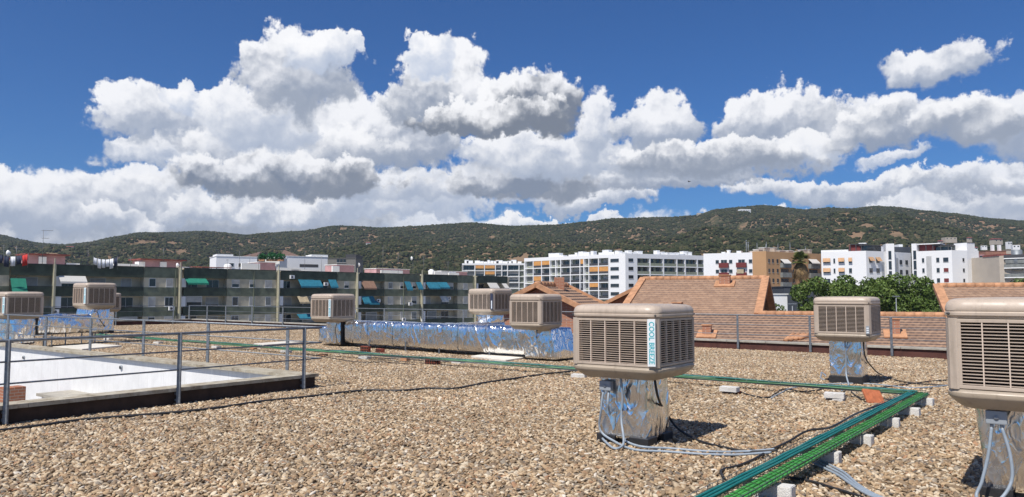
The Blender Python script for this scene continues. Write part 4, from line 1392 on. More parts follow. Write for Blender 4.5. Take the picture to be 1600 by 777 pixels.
cable([loc2(s3, 0.03, -0.40, 0.88), loc2(s3, 0.035, -0.33, 0.5), loc2(s3, 0.03, -0.34, 0.2), G(1325, 603, 0.04), G(1315, 611, 0.08)], 0.014, 'greycable', 'grey conduit down the front of the foil duct before the tiled roof')
cable(gp((1150, 610), (1170, 617), (1200, 621), (1225, 608), (1260, 612), (1310, 604), (1370, 606), (1420, 600), (1480, 594), (1530, 596)), 0.012, 'black', 'black cable crossing under the long tray towards the right')
cable(gp((1205, 622), (1240, 606), (1300, 600), (1360, 600), (1430, 606), (1500, 600)), 0.012, 'greycable', 'grey conduit on the gravel behind the long tray on the right')
cable(gp((1330, 612), (1342, 622), (1350, 624), (1362, 616), (1390, 612)), 0.011, 'black', 'small black cable loop beside the leaning clay block')
cable(gp((1288, 594), (1282, 590), (1284, 582), (1290, 588)), 0.013, 'greycable', 'small coil of grey conduit left of the black plinth')
cable(gp((560, 556), (600, 560), (640, 562), (690, 566), (720, 562), (780, 566), (840, 570), (880, 574)), 0.012, 'black', 'black cable lying along the long tray below the foil duct')
cable(gp((470, 552), (520, 560), (560, 566), (600, 566), (650, 570)), 0.010, 'black', 'thin black cable on the gravel near the flat orange brick')
cable([G(840, 516, 0.75), G(842, 540, 0.3), G(848, 562, gz), G(800, 570, gz)], 0.011, 'black', 'left black cable hanging over the end of the long foil duct')
cable([G(857, 518, 0.75), G(862, 540, 0.3), G(876, 560, gz), G(890, 566, gz)], 0.011, 'black', 'right black cable hanging over the end of the long foil duct')
cable([G(526, 506, 0.9), G(524, 520, 0.6), G(530, 540, gz), G(560, 545, gz)], 0.012, 'black', 'black cable hanging below the cooler at the left end of the long duct')
cable([G(151, 484, 1.2), G(156, 500, 0.9), G(166, 516, 0.4), G(150, 528, gz)], 0.014, 'black', 'black cable hanging over the left foil elbow')
# small bird far off in the sky
bp = at(1077, 284, 90)
mb = MB(); mb.rings([[Vector((x, 0.045*r*math.cos(a), 0.045*r*math.sin(a))) for a in [k*math.pi/3 for k in range(6)]] for x, r in ((-0.22, 0.2), (-0.1, 0.8), (0.05, 1), (0.15, 0.7), (0.2, 0.2))])
mb.add([(-0.08, 0, 0.02), (0.10, 0, 0.02), (0.06, 0.28, 0.10), (-0.02, 0.50, 0.06), (-0.06, 0.2, 0.07)], [(0, 1, 2, 3, 4)])
mb.add([(-0.08, 0, 0.02), (0.10, 0, 0.02), (0.06, -0.28, 0.10), (-0.02, -0.50, 0.06), (-0.06, -0.2, 0.07)], [(4, 3, 2, 1, 0)])
o = mb.build('bird', M['metaldark']); o.location = bp; o.rotation_euler = (0, 0.1, 2.4)
tag(o, 'tiny dark bird gliding in the sky above the ridge', 'bird')

# ================================================================ the neighbouring tiled roofs
NB_O = at(1185, 491, 40.0)                   # on the lower ridge
E1 = Vector((0.92, -0.39, 0)).normalized(); E2 = Vector((0.39, 0.92, 0)).normalized()
SL = 0.364
CS = 1/math.sqrt(1+SL*SL)

def tile_sheet(name, a0, a1, w0, w1, zr, wr, parent, clip=None, up=1, cell=0.10):
    """a sheet of tiles in a frame of x along the ridge and y up the slope (length on the slope);
    a in metres along E1, w in metres along E2; height = zr + SL*(w-wr)*up"""
    mb = MB(); nx = int((a1-a0)/cell); per = 6
    l0, l1 = w0/CS, w1/CS
    ny = int((l1-l0)/0.33*per)
    vs = []; fs = []
    for j in range(ny+1):
        y = l0 + (l1-l0)*j/ny
        fr = (y/0.33) % 1.0
        for i in range(nx+1):
            x = a0 + (a1-a0)*i/nx
            row = math.floor(y/0.33+1e-6)
            z = 0.045*(1-fr) + 0.012*math.cos(2*math.pi*(x/0.30 + row*0.5)) + 0.01*noise.noise(Vector((x*1.3, y*1.3, 0)))
            vs.append((x, y, z))
    for j in range(ny):
        for i in range(nx):
            a = j*(nx+1)+i
            c = ((vs[a][0]+vs[a+1][0])/2, (vs[a][1]+vs[a+nx+1][1])/2)
            if clip and not clip(c[0], c[1]*CS): continue
            fs.append((a, a+1, a+nx+2, a+nx+1))
    mb.add(vs, fs)
    o = mb.build(name, M['tiles'], parent)
    # frame: origin at w=0
    ang = math.atan(SL)*up
    X = E1; Yv = (E2*math.cos(ang) + Vector((0, 0, 1))*math.sin(ang)).normalized(); Z = X.cross(Yv)
    R = Matrix((X, Yv, Z)).transposed().to_4x4()
    o.matrix_local = Matrix.Translation(Vector((0, 0, zr - SL*wr*up))) @ R
    return o

def nbp(a, w, z):           # house frame, relative to the house empty
    return E1*a + E2*w + Vector((0, 0, z))

def build_tiled_house():
    z0 = NB_O.z
    root = empty('tiled_house', (NB_O.x, NB_O.y, 0), 0, 'long house with brown tiled roofs, orange ridge caps and small chimneys beyond the parapet', 'house')
    tile_sheet('roof', -16, 24, -10, 0.0, z0, 0, root)
    tile_sheet('roof', -7.5, 0.0, 0.0, 5.6, z0, 0, root)
    tile_sheet('roof', 8.9, 24, 0.0, 4.1, z0, 0, root)
    # back slopes
    def quad(name, pts, m_):
        mb = MB(); mb.add(pts, [tuple(range(len(pts)))]); n = mb.build(name, m_, root); 
        s = n.modifiers.new('thick', 'SOLIDIFY'); s.thickness = 0.08
        return n
    def zz(w): return z0 + SL*w
    quad('roof', [nbp(-7.5, 5.6, zz(5.6)), nbp(0, 5.6, zz(5.6)), nbp(0, 11.2, z0), nbp(-7.5, 11.2, z0)], M['tiles'])
    quad('back_wall', [nbp(9.2, 4.1, zz(4.1)-0.1), nbp(24, 4.1, zz(4.1)-0.1), nbp(24, 4.1, z0-3), nbp(9.2, 4.1, z0-3)], M['brick'])
    quad('roof', [nbp(0.02, 0, z0), nbp(9.18, 0, z0), nbp(9.18, 6, z0-2.2), nbp(0.02, 6, z0-2.2)], M['tiles'])
    quad('roof', [nbp(-16, 0, z0), nbp(-7.52, 0, z0), nbp(-7.52, 6, z0-2.2), nbp(-16, 6, z0-2.2)], M['tiles'])
    # gable walls
    w = MB()
    w.add([nbp(-0.45, 0.3, z0-0.1), nbp(-0.45, 10.9, z0-0.1), nbp(-0.45, 5.6, zz(5.6)-0.25), nbp(-0.75, 0.3, z0-0.1), nbp(-0.75, 10.9, z0-0.1), nbp(-0.75, 5.6, zz(5.6)-0.25)],
          [(0, 1, 2), (5, 4, 3), (0, 2, 5, 3), (1, 4, 5, 2), (0, 3, 4, 1)])
    w.add([nbp(-0.45, 0.3, z0-4), nbp(-0.45, 10.9, z0-4), nbp(-0.45, 10.9, z0-0.1), nbp(-0.45, 0.3, z0-0.1)], [(0, 1, 2, 3)])
    w.build('gable_wall', M['brick'], root)
    w = MB(); w.add([nbp(9.2, 0.3, z0-0.1), nbp(9.2, 4.05, z0-0.1), nbp(9.2, 4.05, zz(4.05)-0.2)], [(0, 1, 2)]); w.build('gable_wall', M['brick'], root)
    w = MB(); w.add([nbp(-7.1, 0.3, z0-0.1), nbp(-7.1, 10.9, z0-0.1), nbp(-7.1, 5.6, zz(5.6)-0.25)], [(0, 1, 2)]); w.build('gable_wall', M['brick'], root)
    # ridge caps and verges: rows of rounded clay tiles
    def caps(a, b, wdt=0.17, name='ridge_cap'):
        a = Vector(a); b = Vector(b); L = (b-a).length; n = max(1, int(L/0.42)); m_ = MB()
        for k in range(n):
            p = a + (b-a)*(k/n); q = a + (b-a)*((k+1.08)/n)
            m_.tube([p, q], [wdt*0.92, wdt], M['clay'], n=8)
        m_.build(name, M['clay'], root)
    caps(nbp(-7.5, 5.6, zz(5.6)+0.02), nbp(0, 5.6, zz(5.6)+0.02))
    caps(nbp(0.0, 0, z0+0.02), nbp(9.1, 0, z0+0.02))
    caps(nbp(8.9, 4.1, zz(4.1)+0.02), nbp(24, 4.1, zz(4.1)+0.02))
    caps(nbp(-16, 0, z0+0.02), nbp(-7.6, 0, z0+0.02))
    def verge(a, w0, w1, z_0, z_1):
        m_ = MB(); m_.bar(nbp(a, w0, z_0), nbp(a, w1, z_1), 0.42, 0.24); m_.build('verge', M['clay'], root)
    verge(0.0, -0.1, 5.7, zz(-0.1), zz(5.7)); verge(0.0, 11.2, 5.6, z0, zz(5.6)-0.01)
    verge(-7.5, -0.1, 5.7, zz(-0.1), zz(5.7)); verge(-7.5, 11.2, 5.6, z0, zz(5.6)-0.01)
    verge(8.9, -0.1, 4.2, zz(-0.1), zz(4.2))
    verge(8.9, -10, -0.1, zz(-10)-0.02, zz(-0.12)-0.02)
    # chimneys, each at its measured place on the front slope
    def on_slope(px, py):
        r = ray(px, py); n = Vector((-E2.x*SL, -E2.y*SL, 1)); p0 = NB_O
        t = (p0 - Vector((0, 0, EYE))).dot(n)/r.dot(n)
        q = Vector((0, 0, EYE)) + r*t
        d = q - Vector((NB_O.x, NB_O.y, 0)); return d
    Rz = Matrix.Rotation(math.atan2(E1.y, E1.x), 4, 'Z')
    def chimney(px, py, w_, h, flash=True, deep=None):
        q = on_slope(px, py)
        m_ = MB(); Mx = Matrix.Translation(q) @ Rz; dp = deep or w_
        m_.box((-w_/2, 0, -0.5), (w_/2, dp, h), M['brick'], Mx)
        m_.box((-w_/2-0.04, -0.04, h), (w_/2+0.04, dp+0.04, h+0.06), M['clay'], Mx, c=0.01)
        if flash:
            A = Matrix.Translation(q) @ Rz @ Matrix.Rotation(math.atan(SL), 4, 'X')
            m_.box((-w_/2-0.28, -0.30, 0.02), (w_/2+0.28, dp+0.25, 0.11), M['clay'], A, c=0.02)
        m_.build('chimney', M['brick'], root)
    chimney(1132, 447, 0.62, 0.62, True, 0.5)
    chimney(1104, 526, 0.42, 0.55)
    chimney(1399, 526, 0.42, 0.80)
    chimney(1057, 480, 0.5, 0.22, False)
    # patch of loose clay tiles
    q = on_slope(1243, 531); A = Matrix.Translation(q) @ Rz @ Matrix.Rotation(math.atan(SL), 4, 'X')
    m_ = MB()
    for k in range(4):
        m_.tube([A @ Vector((-0.45+k*0.2, -0.35+k*0.10, 0.09)), A @ Vector((-0.1+k*0.24, 0.45, 0.09))], 0.11, n=8)
    m_.build('patch_tile', M['clay'], root)
    # walls below the roof
    w = MB(); w.add([nbp(-16, -10, z0-3.64), nbp(24, -10, z0-3.64), nbp(24, -10, -14), nbp(-16, -10, -14)], [(0, 1, 2, 3)]); w.build('wall', M['brick'], root)
    # thin vent pipes beyond the lower ridge
    for px, h in ((1261, 0.5), (1285, 0.4)):
        pass
    return root
build_tiled_house()

def cross_gable(name, apex, half, length, drop, label, front_wall=True):
    """small gabled wing: ridge runs along E2 from the apex"""
    root = empty(name, (apex.x, apex.y, 0), 0, label, 'house')
    z = apex.z
    def P(a, w, zz): return E1*a + E2*w + Vector((0, 0, zz))
    s = drop/half
    for sgn in (1, -1):
        # tile sheet in its own frame: x along the ridge, y up the slope
        mb = MB(); l = math.hypot(half, drop); per = 6
        nx = int(length/0.1); ny = int(l/0.33*per); vs = []; fs = []
        for j in range(ny+1):
            y = -l + l*j/ny; fr = (y/0.33) % 1.0; row = math.floor(y/0.33+1e-6)
            for i in range(nx+1):
                x = length*i/nx
                vs.append((x, y, 0.045*(1-fr) + 0.012*math.cos(2*math.pi*(x/0.30+row*0.5))))
        for j in range(ny):
            for i in range(nx):
                a = j*(nx+1)+i; fs.append((a, a+1, a+nx+2, a+nx+1))
        mb.add(vs, fs); o = mb.build('roof', M['tiles'], root)
        Yv = (-E1*sgn*half + Vector((0, 0, drop))).normalized(); X = E2 if sgn == 1 else E2
        Z = X.cross(Yv)
        o.matrix_local = Matrix.Translation(P(0, 0, z)) @ Matrix((X, Yv, Z)).transposed().to_4x4()
        if Z.z < 0:
            o.matrix_local = Matrix.Translation(P(0, 0, z-0.03)) @ Matrix((X, Yv, Z)).transposed().to_4x4()
    for ww in (0.0, length):
        for sgn in (1, -1):
            m_ = MB(); m_.bar(P(0, ww, z+0.02), P(sgn*half*1.05, ww, z-drop*1.05+0.02), 0.30, 0.22); m_.build('verge', M['clay'], root)
    m_ = MB(); n = int(length/0.42)
    for k in range(n):
        m_.tube([P(0, length*k/n, z+0.05), P(0, length*(k+1.05)/n, z+0.05)], [0.15, 0.165], n=8)
    m_.build('ridge_cap', M['clay'], root)
    w = MB(); i = 0.35
    w.add([P(-half*0.92, i, z-drop*0.92-0.10), P(half*0.92, i, z-drop*0.92-0.10), P(0, i, z-0.14)], [(0, 1, 2)])
    w.add([P(-half*0.92, i, z-6), P(half*0.92, i, z-6), P(half*0.92, i, z-drop*0.92-0.10), P(-half*0.92, i, z-drop*0.92-0.10)], [(0, 1, 2, 3)])
    w.add([P(half*0.92, i, z-6), P(half*0.92, length-i, z-6), P(half*0.92, length-i, z-drop-0.02), P(half*0.92, i, z-drop-0.02)], [(0, 1, 2, 3)])
    w.add([P(-half*0.92, i, z-6), P(-half*0.92, length-i, z-6), P(-half*0.92, length-i, z-drop-0.02), P(-half*0.92, i, z-drop-0.02)], [(3, 2, 1, 0)])
    w.build('wall', M['brick'], root)
    return root, P
r0, P0 = cross_gable('gabled_house', at(838, 446, 36.0), 2.35, 4.6, 1.12, 'small gabled house with tiled roof and orange verges right behind the long duct')
m_ = MB(); q = P0(0.25, 2.6, 0); q.z = at(892, 446, 38).z
m_.box((q.x-0.25, q.y-0.2, q.z-0.6), (q.x+0.25, q.y+0.2, q.z+0.42)); m_.build('chimney', M['brick'], r0)
cross_gable('gabled_house', at(1003, 446, 49.0), 2.6, 5.0, 1.25, 'second gabled roof peeping out left of the big tiled roof')

# ================================================================ facades
class Facade:
    """a straight facade between two ground points; x along it, y inward, z up"""
    def __init__(self, A, B):
        self.A = Vector((A[0], A[1], 0)); self.B = Vector((B[0], B[1], 0))
        self.d = (self.B-self.A).normalized(); self.L = (self.B-self.A).length
        n = Vector((self.d.y, -self.d.x, 0))            # outward
        if n.dot(-self.A) < 0: n = -n
        self.n = n
    def t(self, px):
        r = (px-800)/F
        return (r*self.A.y - self.A.x)/(self.d.x - r*self.d.y)
    def z(self, px, py):
        P = self.A + self.d*self.t(px)
        r = ray(px, py)
        return EYE + r.z*P.y/r.y
    def M(self):
        return Matrix.Translation(self.A) @ Matrix((self.d, -self.n, Vector((0, 0, 1)))).transposed().to_4x4()

def panel(mb, f, t0, t1, z0, z1, out0, out1, m_):
    """box on the facade, out0/out1 = how far in front of it (negative: behind)"""
    mb.box((t0, -out1, z0), (t1, -out0, z1), m_, f.M())
    return mb

_wc = {}
def window(parent, f, t0, t1, z0, z1, kind, out=0.03, name='window'):
    """a framed window as a mesh of its own; same sizes share a mesh"""
    w = round(t1-t0, 2); h = round(z1-z0, 2); key = (w, h, kind)
    if key not in _wc:
        m_ = MB()
        m_.box((0, -0.04, 0), (w, 0.05, h), M['frame'] if kind not in ('dark', 'slot') else M['metaldark'])
        e = 0.07
        gl = {'shut': None, 'half': 0.5, 'glass': 0, 'dark': 0, 'slot': 0, 'red': None}.get(kind, 0)
        mid = w > 1.0 and kind in ('glass', 'half')
        def pane(x0, x1, y0, y1, mt):
            m_.box((x0, -0.055, y0), (x1, -0.042, y1), mt)
        if kind == 'shut': pane(e, w-e, e, h-e, M['shutter'])
        elif kind == 'red': pane(e, w-e, e, h-e, M['redpanel'])
        elif kind == 'shutd': pane(e, w-e, e, h-e, M['shutter_d'])
        elif kind == 'half':
            pane(e, w-e, h*0.45, h-e, M['shutter'])
            pane(e, w-e, e, h*0.45-0.03, M['glass'])
        elif mid:
            pane(e, w/2-0.03, e, h-e, M['glass']); pane(w/2+0.03, w-e, e, h-e, M['glass'])
        else: pane(e, w-e, e, h-e, M['glass'])
        m_.box((-0.05, -0.10, -0.07), (w+0.05, 0.0, -0.003), M['frame'] if kind != 'slot' else M['metaldark'])
        _wc[key] = m_.build('window')
        o = _wc[key]
    else:
        o = _wc[key].copy(); COL.objects.link(o)
    o.name = name
    o.parent = parent
    o.matrix_local = Matrix.Translation(-Vector(parent.location)) @ f.M() @ Matrix.Translation(Vector((t0, -out, z0)))
    return o

def part(parent, name, mb, m_=None):
    """build a mesh whose points are in world coordinates as a child of an unrotated empty"""
    o = mb.build(name, m_, parent)
    o.location = -Vector(parent.location)
    return o

def awning(parent, f, px0, px1, py0, py1, m_, out=1.1, base=0.95):
    t0, t1 = f.t(px0), f.t(px1); z1 = f.z(px0, py0); z0 = f.z(px0, py1)
    mb = MB(); Mx = f.M()
    mb.add([Mx @ Vector(p) for p in ((t0, -base, z1), (t1, -base, z1), (t1, -base-out, z0), (t0, -base-out, z0), (t0, -base, z1-0.04), (t1, -base, z1-0.04), (t1, -base-out, z0-0.04), (t0, -base-out, z0-0.04))],
           [(0,1,2,3),(7,6,5,4),(0,4,5,1),(1,5,6,2),(2,6,7,3),(3,7,4,0)], m_)
    mb.add([Mx @ Vector(p) for p in ((t0, -base-out, z0), (t1, -base-out, z0), (t1, -base-out-0.03, z0-0.28), (t0, -base-out-0.03, z0-0.28))], [(0, 1, 2, 3)], m_)
    return part(parent, 'awning', mb, m_)

def prism_walls(parent, pts, z0, z1, m_, name='wall'):
    mb = MB(); mb.prism([(p[0], p[1]) for p in pts], z0, z1); return part(parent, name, mb, m_)

# ---------------------------------------------------------------- the long green block of flats
def build_green_block():
    f = Facade((-65-0.68*14, 101-0.733*14), (-65+0.68*96, 101+0.733*96))
    root = empty('flats_block', (f.A.x, f.A.y, 0), 0, 'long low block of flats with dark green balcony bands and coloured awnings', 'building')
    H = 5.95
    inw = -f.n*11
    A, B = f.A - f.n*1.25, f.B - f.n*1.25
    prism_walls(root, [A, B, B+inw, A+inw], -14, H-0.02, M['oldwall'])
    flats = [(-40, 15), (225, 278), (355, 432), (527, 556), (601, 656), (715, 739)]
    balcs = [(16, 82), (87, 224), (287, 354), (438, 526), (561, 600), (661, 714), (745, 792)]
    pillars = [84.5, 281, 434.5, 557.5, 658.5, 741.5]
    # projecting flat parts and their siding bands
    bands = [(4.40, H), (1.61, 2.95), (-1.39, -0.05), (-4.4, -3.05)]
    wins = [(2.95, 4.40), (-0.05, 1.61), (-3.05, -1.39)]
    rnd = random.Random(5); nw = 0
    for (a, b) in flats:
        t0, t1 = f.t(a), f.t(b)
        mb = MB(); panel(mb, f, t0, t1, -14, H-0.05, -1.25, 0.0, M['oldwall']); part(root, 'wall', mb, M['oldwall'])
        for z0, z1 in bands:
            mb = MB(); panel(mb, f, t0+0.02, t1-0.02, z0, z1, 0.0, 0.05, M['greyband'])
            if z0 > 4: panel(mb, f, t0+0.02, t1-0.02, z1, z1+0.08, -0.2, 0.16, M['metaldark'])
            part(root, 'siding_band', mb, M['greyband'])
        for z0, z1 in wins:
            n = max(1, int((t1-t0)/2.3)); st = (t1-t0)/n
            for k in range(n):
                w_ = rnd.choice((1.0, 1.3, 1.3)); c = t0 + st*(k+0.5)
                window(root, f, c-w_/2, c+w_/2, z0+0.08, z1-0.12, rnd.choice(('shut', 'half', 'shut', 'glass', 'shutd')), 0.0); nw += 1
            # thin vertical fins between windows throw the slanting shadows
        mb = MB()
        for k in range(1, max(2, int((t1-t0)/4.6))):
            t = t0 + k*4.6
            panel(mb, f, t, t+0.12, -14, H-0.1, 0.051, 0.16, M['greyband'])
        part(root, 'fin', mb, M['greyband'])
    for i, (a, b) in enumerate(balcs):
        t0, t1 = f.t(a), f.t(b)
        for z0, z1 in bands:
            mb = MB(); panel(mb, f, t0, t1, z0+ (0.0), z1, 0.10, 0.18, M['greenband'])
            if z0 < 4: panel(mb, f, t0, t1, z0-0.02, z0+0.14, -1.25, 0.10, M['bright'])
            panel(mb, f, t0, t1, z1, z1+0.06, 0.06, 0.22, M['metaldark'])
            part(root, 'balcony', mb, M['greenband'])
        mb = MB(); panel(mb, f, t0, t1, H-0.18, H, -1.25, 0.10, M['oldwall']); panel(mb, f, t0, t1, H, H+0.08, -0.2, 0.26, M['metaldark']); part(root, 'roof_edge', mb, M['oldwall'])
        # partition walls between neighbours' balconies
        mb = MB()
        n = max(1, int((t1-t0)/6.0))
        for k in range(1, n):
            t = t0 + (t1-t0)*k/n
            panel(mb, f, t-0.08, t+0.08, -14, H-0.2, -1.25, 0.02, M['oldwall'])
        if n > 1: part(root, 'partition', mb, M['oldwall'])
        for z0, z1 in wins:
            n = max(1, int((t1-t0)/3.2)); st = (t1-t0)/n
            for k in range(n):
                w_ = rnd.choice((1.5, 2.1, 2.1)); c = t0 + st*(k+0.5)
                if rnd.random() < 0.35:     # glazed-in balcony, flush with the front
                    window(root, f, c-1.25, c+1.25, z0+0.02, z1-0.04, rnd.choice(('glass', 'shutd', 'half')), 0.04)
                else:
                    window(root, f, c-w_/2, c+w_/2, z0-0.6, z1-0.15, rnd.choice(('glass', 'glass', 'half', 'shut')), -1.24)
                nw += 1
    for px in pillars:
        t = f.t(px); mb = MB()
        w_ = 0.42
        panel(mb, f, t-w_/2, t+w_/2, -14, H+0.1, 0.0, 0.20, M['cream']); panel(mb, f, t-0.12, t+0.12, -14, H, 0.20, 0.5, M['cream'])
        for z0, z1 in wins: panel(mb, f, t+w_/2, t+w_/2+0.7, z0+0.05, z1-0.05, -0.3, 0.26, M['bright'])  # white panels by the pillar, their paint stands in for sunlit reveals
        panel(mb, f, t-0.06, t+0.06, H, H+0.9, 0.20, 0.32, M['cream'])
        part(root, 'pillar', mb, M['cream'])
    # awnings, measured on the photo
    for (x0, x1, y0, y1, m_, o_) in [
            (16, 40, 435, 457, 'aw_green', 1.2), (91, 133, 431, 440, 'aw_white', 0.9), (288, 321, 435, 442, 'aw_green', 1.1),
            (465, 490, 437, 447, 'aw_blue', 1.0), (489, 500, 438, 447, 'aw_blue', 0.9), (512, 524, 437, 448, 'aw_blue', 0.9), (464, 483, 463, 472, 'aw_beige', 0.9),
            (563, 583, 439, 450, 'aw_brown', 1.1), (564, 583, 463, 473, 'aw_blue', 0.9), (572, 588, 470, 474, 'aw_blue', 1.0),
            (631, 640, 440, 452, 'aw_blue', 0.9), (649, 657, 441, 451, 'aw_blue', 0.8), (664, 682, 441, 450, 'aw_blue', 1.1), (682, 697, 441, 449, 'aw_blue', 1.1),
            (686, 697, 463, 470, 'aw_white', 0.8), (760, 775, 442, 450, 'aw_white', 1.0), (783, 790, 443, 450, 'aw_white', 1.0),
            (464, 484, 491, 497, 'aw_blue', 1.0)]:
        awning(root, f, x0, x1, y0, y1, M[m_], o_, base=0.2)
    # split units and odd bits on the facade
    for px, py in ((88, 487), (268, 482), (455, 433), (508, 444), (552, 487), (590, 470), (640, 475), (700, 466), (630, 499), (660, 500)):
        t = f.t(px); z = f.z(px, py); mb = MB()
        panel(mb, f, t-0.4, t+0.4, z-0.3, z+0.3, 0.20, 0.5, M['bright']); mb.tube([f.M() @ Vector((t-0.1, -0.51, z)), f.M() @ Vector((t-0.1, -0.53, z))], 0.2, M['metaldark'], n=12)
        part(root, 'air_conditioner', mb, M['bright'])
    # stair rooms on the roof, pink with a white chimney panel and dark red lids
    fb = Facade(f.A - f.n*6, f.B - f.n*6)
    for (x0, x1, y0, wh, roofed) in [(43, 101, 398, (59, 71), 1), (222, 284, 406, (249, 259), 1), (405, 430, 410, (376, 405), 0), (526, 553, 414, (518, 529), 0),
                                     (588, 640, 420, (594, 628), 0), (690, 730, 424, (700, 716), 0), (-30, 12, 404, (-8, 4), 1)]:
        t0, t1 = fb.t(x0), fb.t(x1); z1 = fb.z(x0, y0)
        mb = MB(); panel(mb, fb, t0, t1, H-0.1, z1, -4, 0, M['pinkwall'])
        panel(mb, fb, fb.t(wh[0]), fb.t(wh[1]), H-0.1, z1-0.25, 0.02, 0.3, M['bright'])
        if roofed: panel(mb, fb, t0-0.5, t1+0.5, z1, z1+0.18, -4.4, 0.6, M['redroof'])
        else: panel(mb, fb, t0-0.1, t1+0.1, z1, z1+0.10, -4.1, 0.12, M['bright'])
        part(root, 'stair_room', mb, M['pinkwall'])
    # low white parapets and boxes along the roof
    for (x0, x1, y0) in [(103, 124, 411), (181, 215, 412), (216, 226, 409), (284, 300, 417), (432, 470, 418), (455, 500, 421), (560, 588, 427), (679, 712, 424), (640, 668, 428)]:
        t0, t1 = fb.t(x0), fb.t(x1); z1 = fb.z(x0, y0); mb = MB()
        panel(mb, fb, t0, t1, H-0.1, z1, -1.5, 0.1, M['bright']); part(root, 'roof_parapet', mb, M['bright'])
    # lean-to with red frame and blue sheeting
    t0, t1 = fb.t(296), fb.t(338); zt = fb.z(296, 418); mb = MB(); Mx = fb.M()
    for k in range(6):
        a = t0 + (t1-t0)*k/5
        mb.tube([Mx @ Vector((a, 0, H)), Mx @ Vector((a, 0, zt+0.1)), Mx @ Vector((a, -5.2, H+0.3))], 0.06, M['redroof'], n=5)
    mb.add([Mx @ Vector(p) for p in ((t0, -0.1, zt), (t1, -0.1, zt), (t1, -5.2, H+0.25), (t0, -5.2, H+0.25))], [(0, 1, 2, 3)], M['redroof'])
    mb.add([Mx @ Vector(p) for p in (((t0+t1)/2, -0.2, zt+0.06), (t1, -0.2, zt+0.06), (t1, -5.0, H+0.33), ((t0+t1)/2, -5.0, H+0.33))], [(0, 1, 2, 3)], M['aw_blue'])
    part(root, 'lean_to', mb, M['redroof'])
    return f, fb, H
GF, GFB, GH = build_green_block()
def water_tank(px, py, Y, label):
    p = at(px, py, Y); root = empty('water_tank', (p.x, p.y, p.z-1.5), 0, label, 'water tank', 'tanks on the flats roof')
    m_ = MB(); m_.rings([[Vector((r*math.cos(a), r*math.sin(a), z)) for a in [k*math.pi/8 for k in range(16)]] for z, r in ((0, 0.6), (0.1, 0.65), (1.2, 0.65), (1.4, 0.4), (1.5, 0.2))]); m_.build('tank', M['bright'], root)
    MB().box((-0.7, -0.7, -1.0), (0.7, 0.7, -0.003)).build('plinth', M['oldwall'], root)
water_tank(356, 412, 134, 'round white tank before the left white rooftop building')
water_tank(548, 421, 152, 'round white tank below the grey penthouse')
water_tank(674, 421, 162, 'round white tank at the right part of the flats roof')

# aerials on the roofs
def aerial(px, top, base_y, Y, kind, label):
    p = at(px, base_y, Y); h = at(px, top, Y).z - p.z
    root = empty('tv_aerial', p, random.uniform(-0.6, 0.6), label, 'aerial', 'aerials on the roofs')
    MB().tube([(0, 0, 0), (0, 0, h)], [0.035, 0.022], n=6).build('mast', M['aerial'], root)
    m_ = MB()
    if kind == 'yagi':
        for zz, L in ((h*0.97, 1.3), (h*0.75, 0.8)):
            m_.tube([(-0.2, 0, zz), (L, 0, zz)], 0.018, n=5)
            for k in range(7):
                x = -0.15 + (L+0.1)*k/7; m_.tube([(x, -0.28, zz), (x, 0.28, zz)], 0.012, n=4)
    elif kind == 'dish':
        rr = [[Vector((0.35*q*q, 0.42*q*math.cos(a), h + 0.42*q*math.sin(a))) for a in [k*math.pi/6 for k in range(12)]] for q in (0.05, 0.35, 0.7, 1.0)]
        m_.rings([[Vector((-v.x, v.z-h, 0)) + Vector((0, 0, h + v.y)) for v in r] for r in rr], M['bright'])
        m_.tube([(0, 0, h), (-0.45, 0, h)], 0.02, n=4)
    else:
        for zz in (h*0.95, h*0.85): m_.tube([(-0.35, 0, zz), (0.35, 0, zz)], 0.016, n=4)
    m_.build('receiver' if kind != 'dish' else 'dish', M['aerial'] if kind != 'dish' else M['bright'], root)
WHERE = [
    (5, 382, 413, 96, 'bar', 'short aerial with a crossbar at the far left edge of the roofs'),
    (16, 396, 414, 97, 'dish', 'white satellite dish left of the red cloth on the flats roof'),
    (25, 384, 413, 97, 'bar', 'thin mast between the satellite dish and the red cloth'),
    (66, 359, 413, 99, 'yagi', 'tallest television aerial with several arms above the pink stair room'),
    (137, 391, 415, 106, 'bar', 'thin aerial left of the white laundry'),
    (204, 402, 416, 112, 'bar', 'short aerial between the laundry and the second stair room'),
    (255, 388, 408, 118, 'bar', 'thin aerial rising from the second pink stair room'),
    (280, 415, 424, 119, 'dish', 'white satellite dish on the cream downpipe pillar'),
    (374, 392, 420, 132, 'yagi', 'television aerial in front of the left white building'),
    (390, 396, 420, 131, 'bar', 'mast at the right end of the left white building'),
    (355, 405, 421, 127, 'bar', 'short mast before the left white building'),
    (404, 393, 421, 130, 'bar', 'mast beside the green roof plants'),
    (476, 391, 424, 139, 'yagi', 'television aerial right of the green roof plants'),
    (502, 400, 425, 141, 'bar', 'thin mast before the right white building'),
    (563, 414, 428, 148, 'dish', 'white dish right of the grey penthouse'),
    (598, 385, 429, 150, 'bar', 'tall thin mast alone before the hills'),
    (622, 396, 430, 153, 'yagi', 'aerial over the long white roof parapet'),
    (645, 404, 430, 155, 'dish', 'small dish in front of the brown hillside'),
    (662, 400, 430, 156, 'bar', 'thin mast right of the small dish'),
    (700, 408, 431, 159, 'bar', 'short mast just left of the white apartment row'),
    (172, 408, 415, 108, 'bar', 'small mast hidden among the white laundry'),
]
for a in WHERE: aerial(*a)

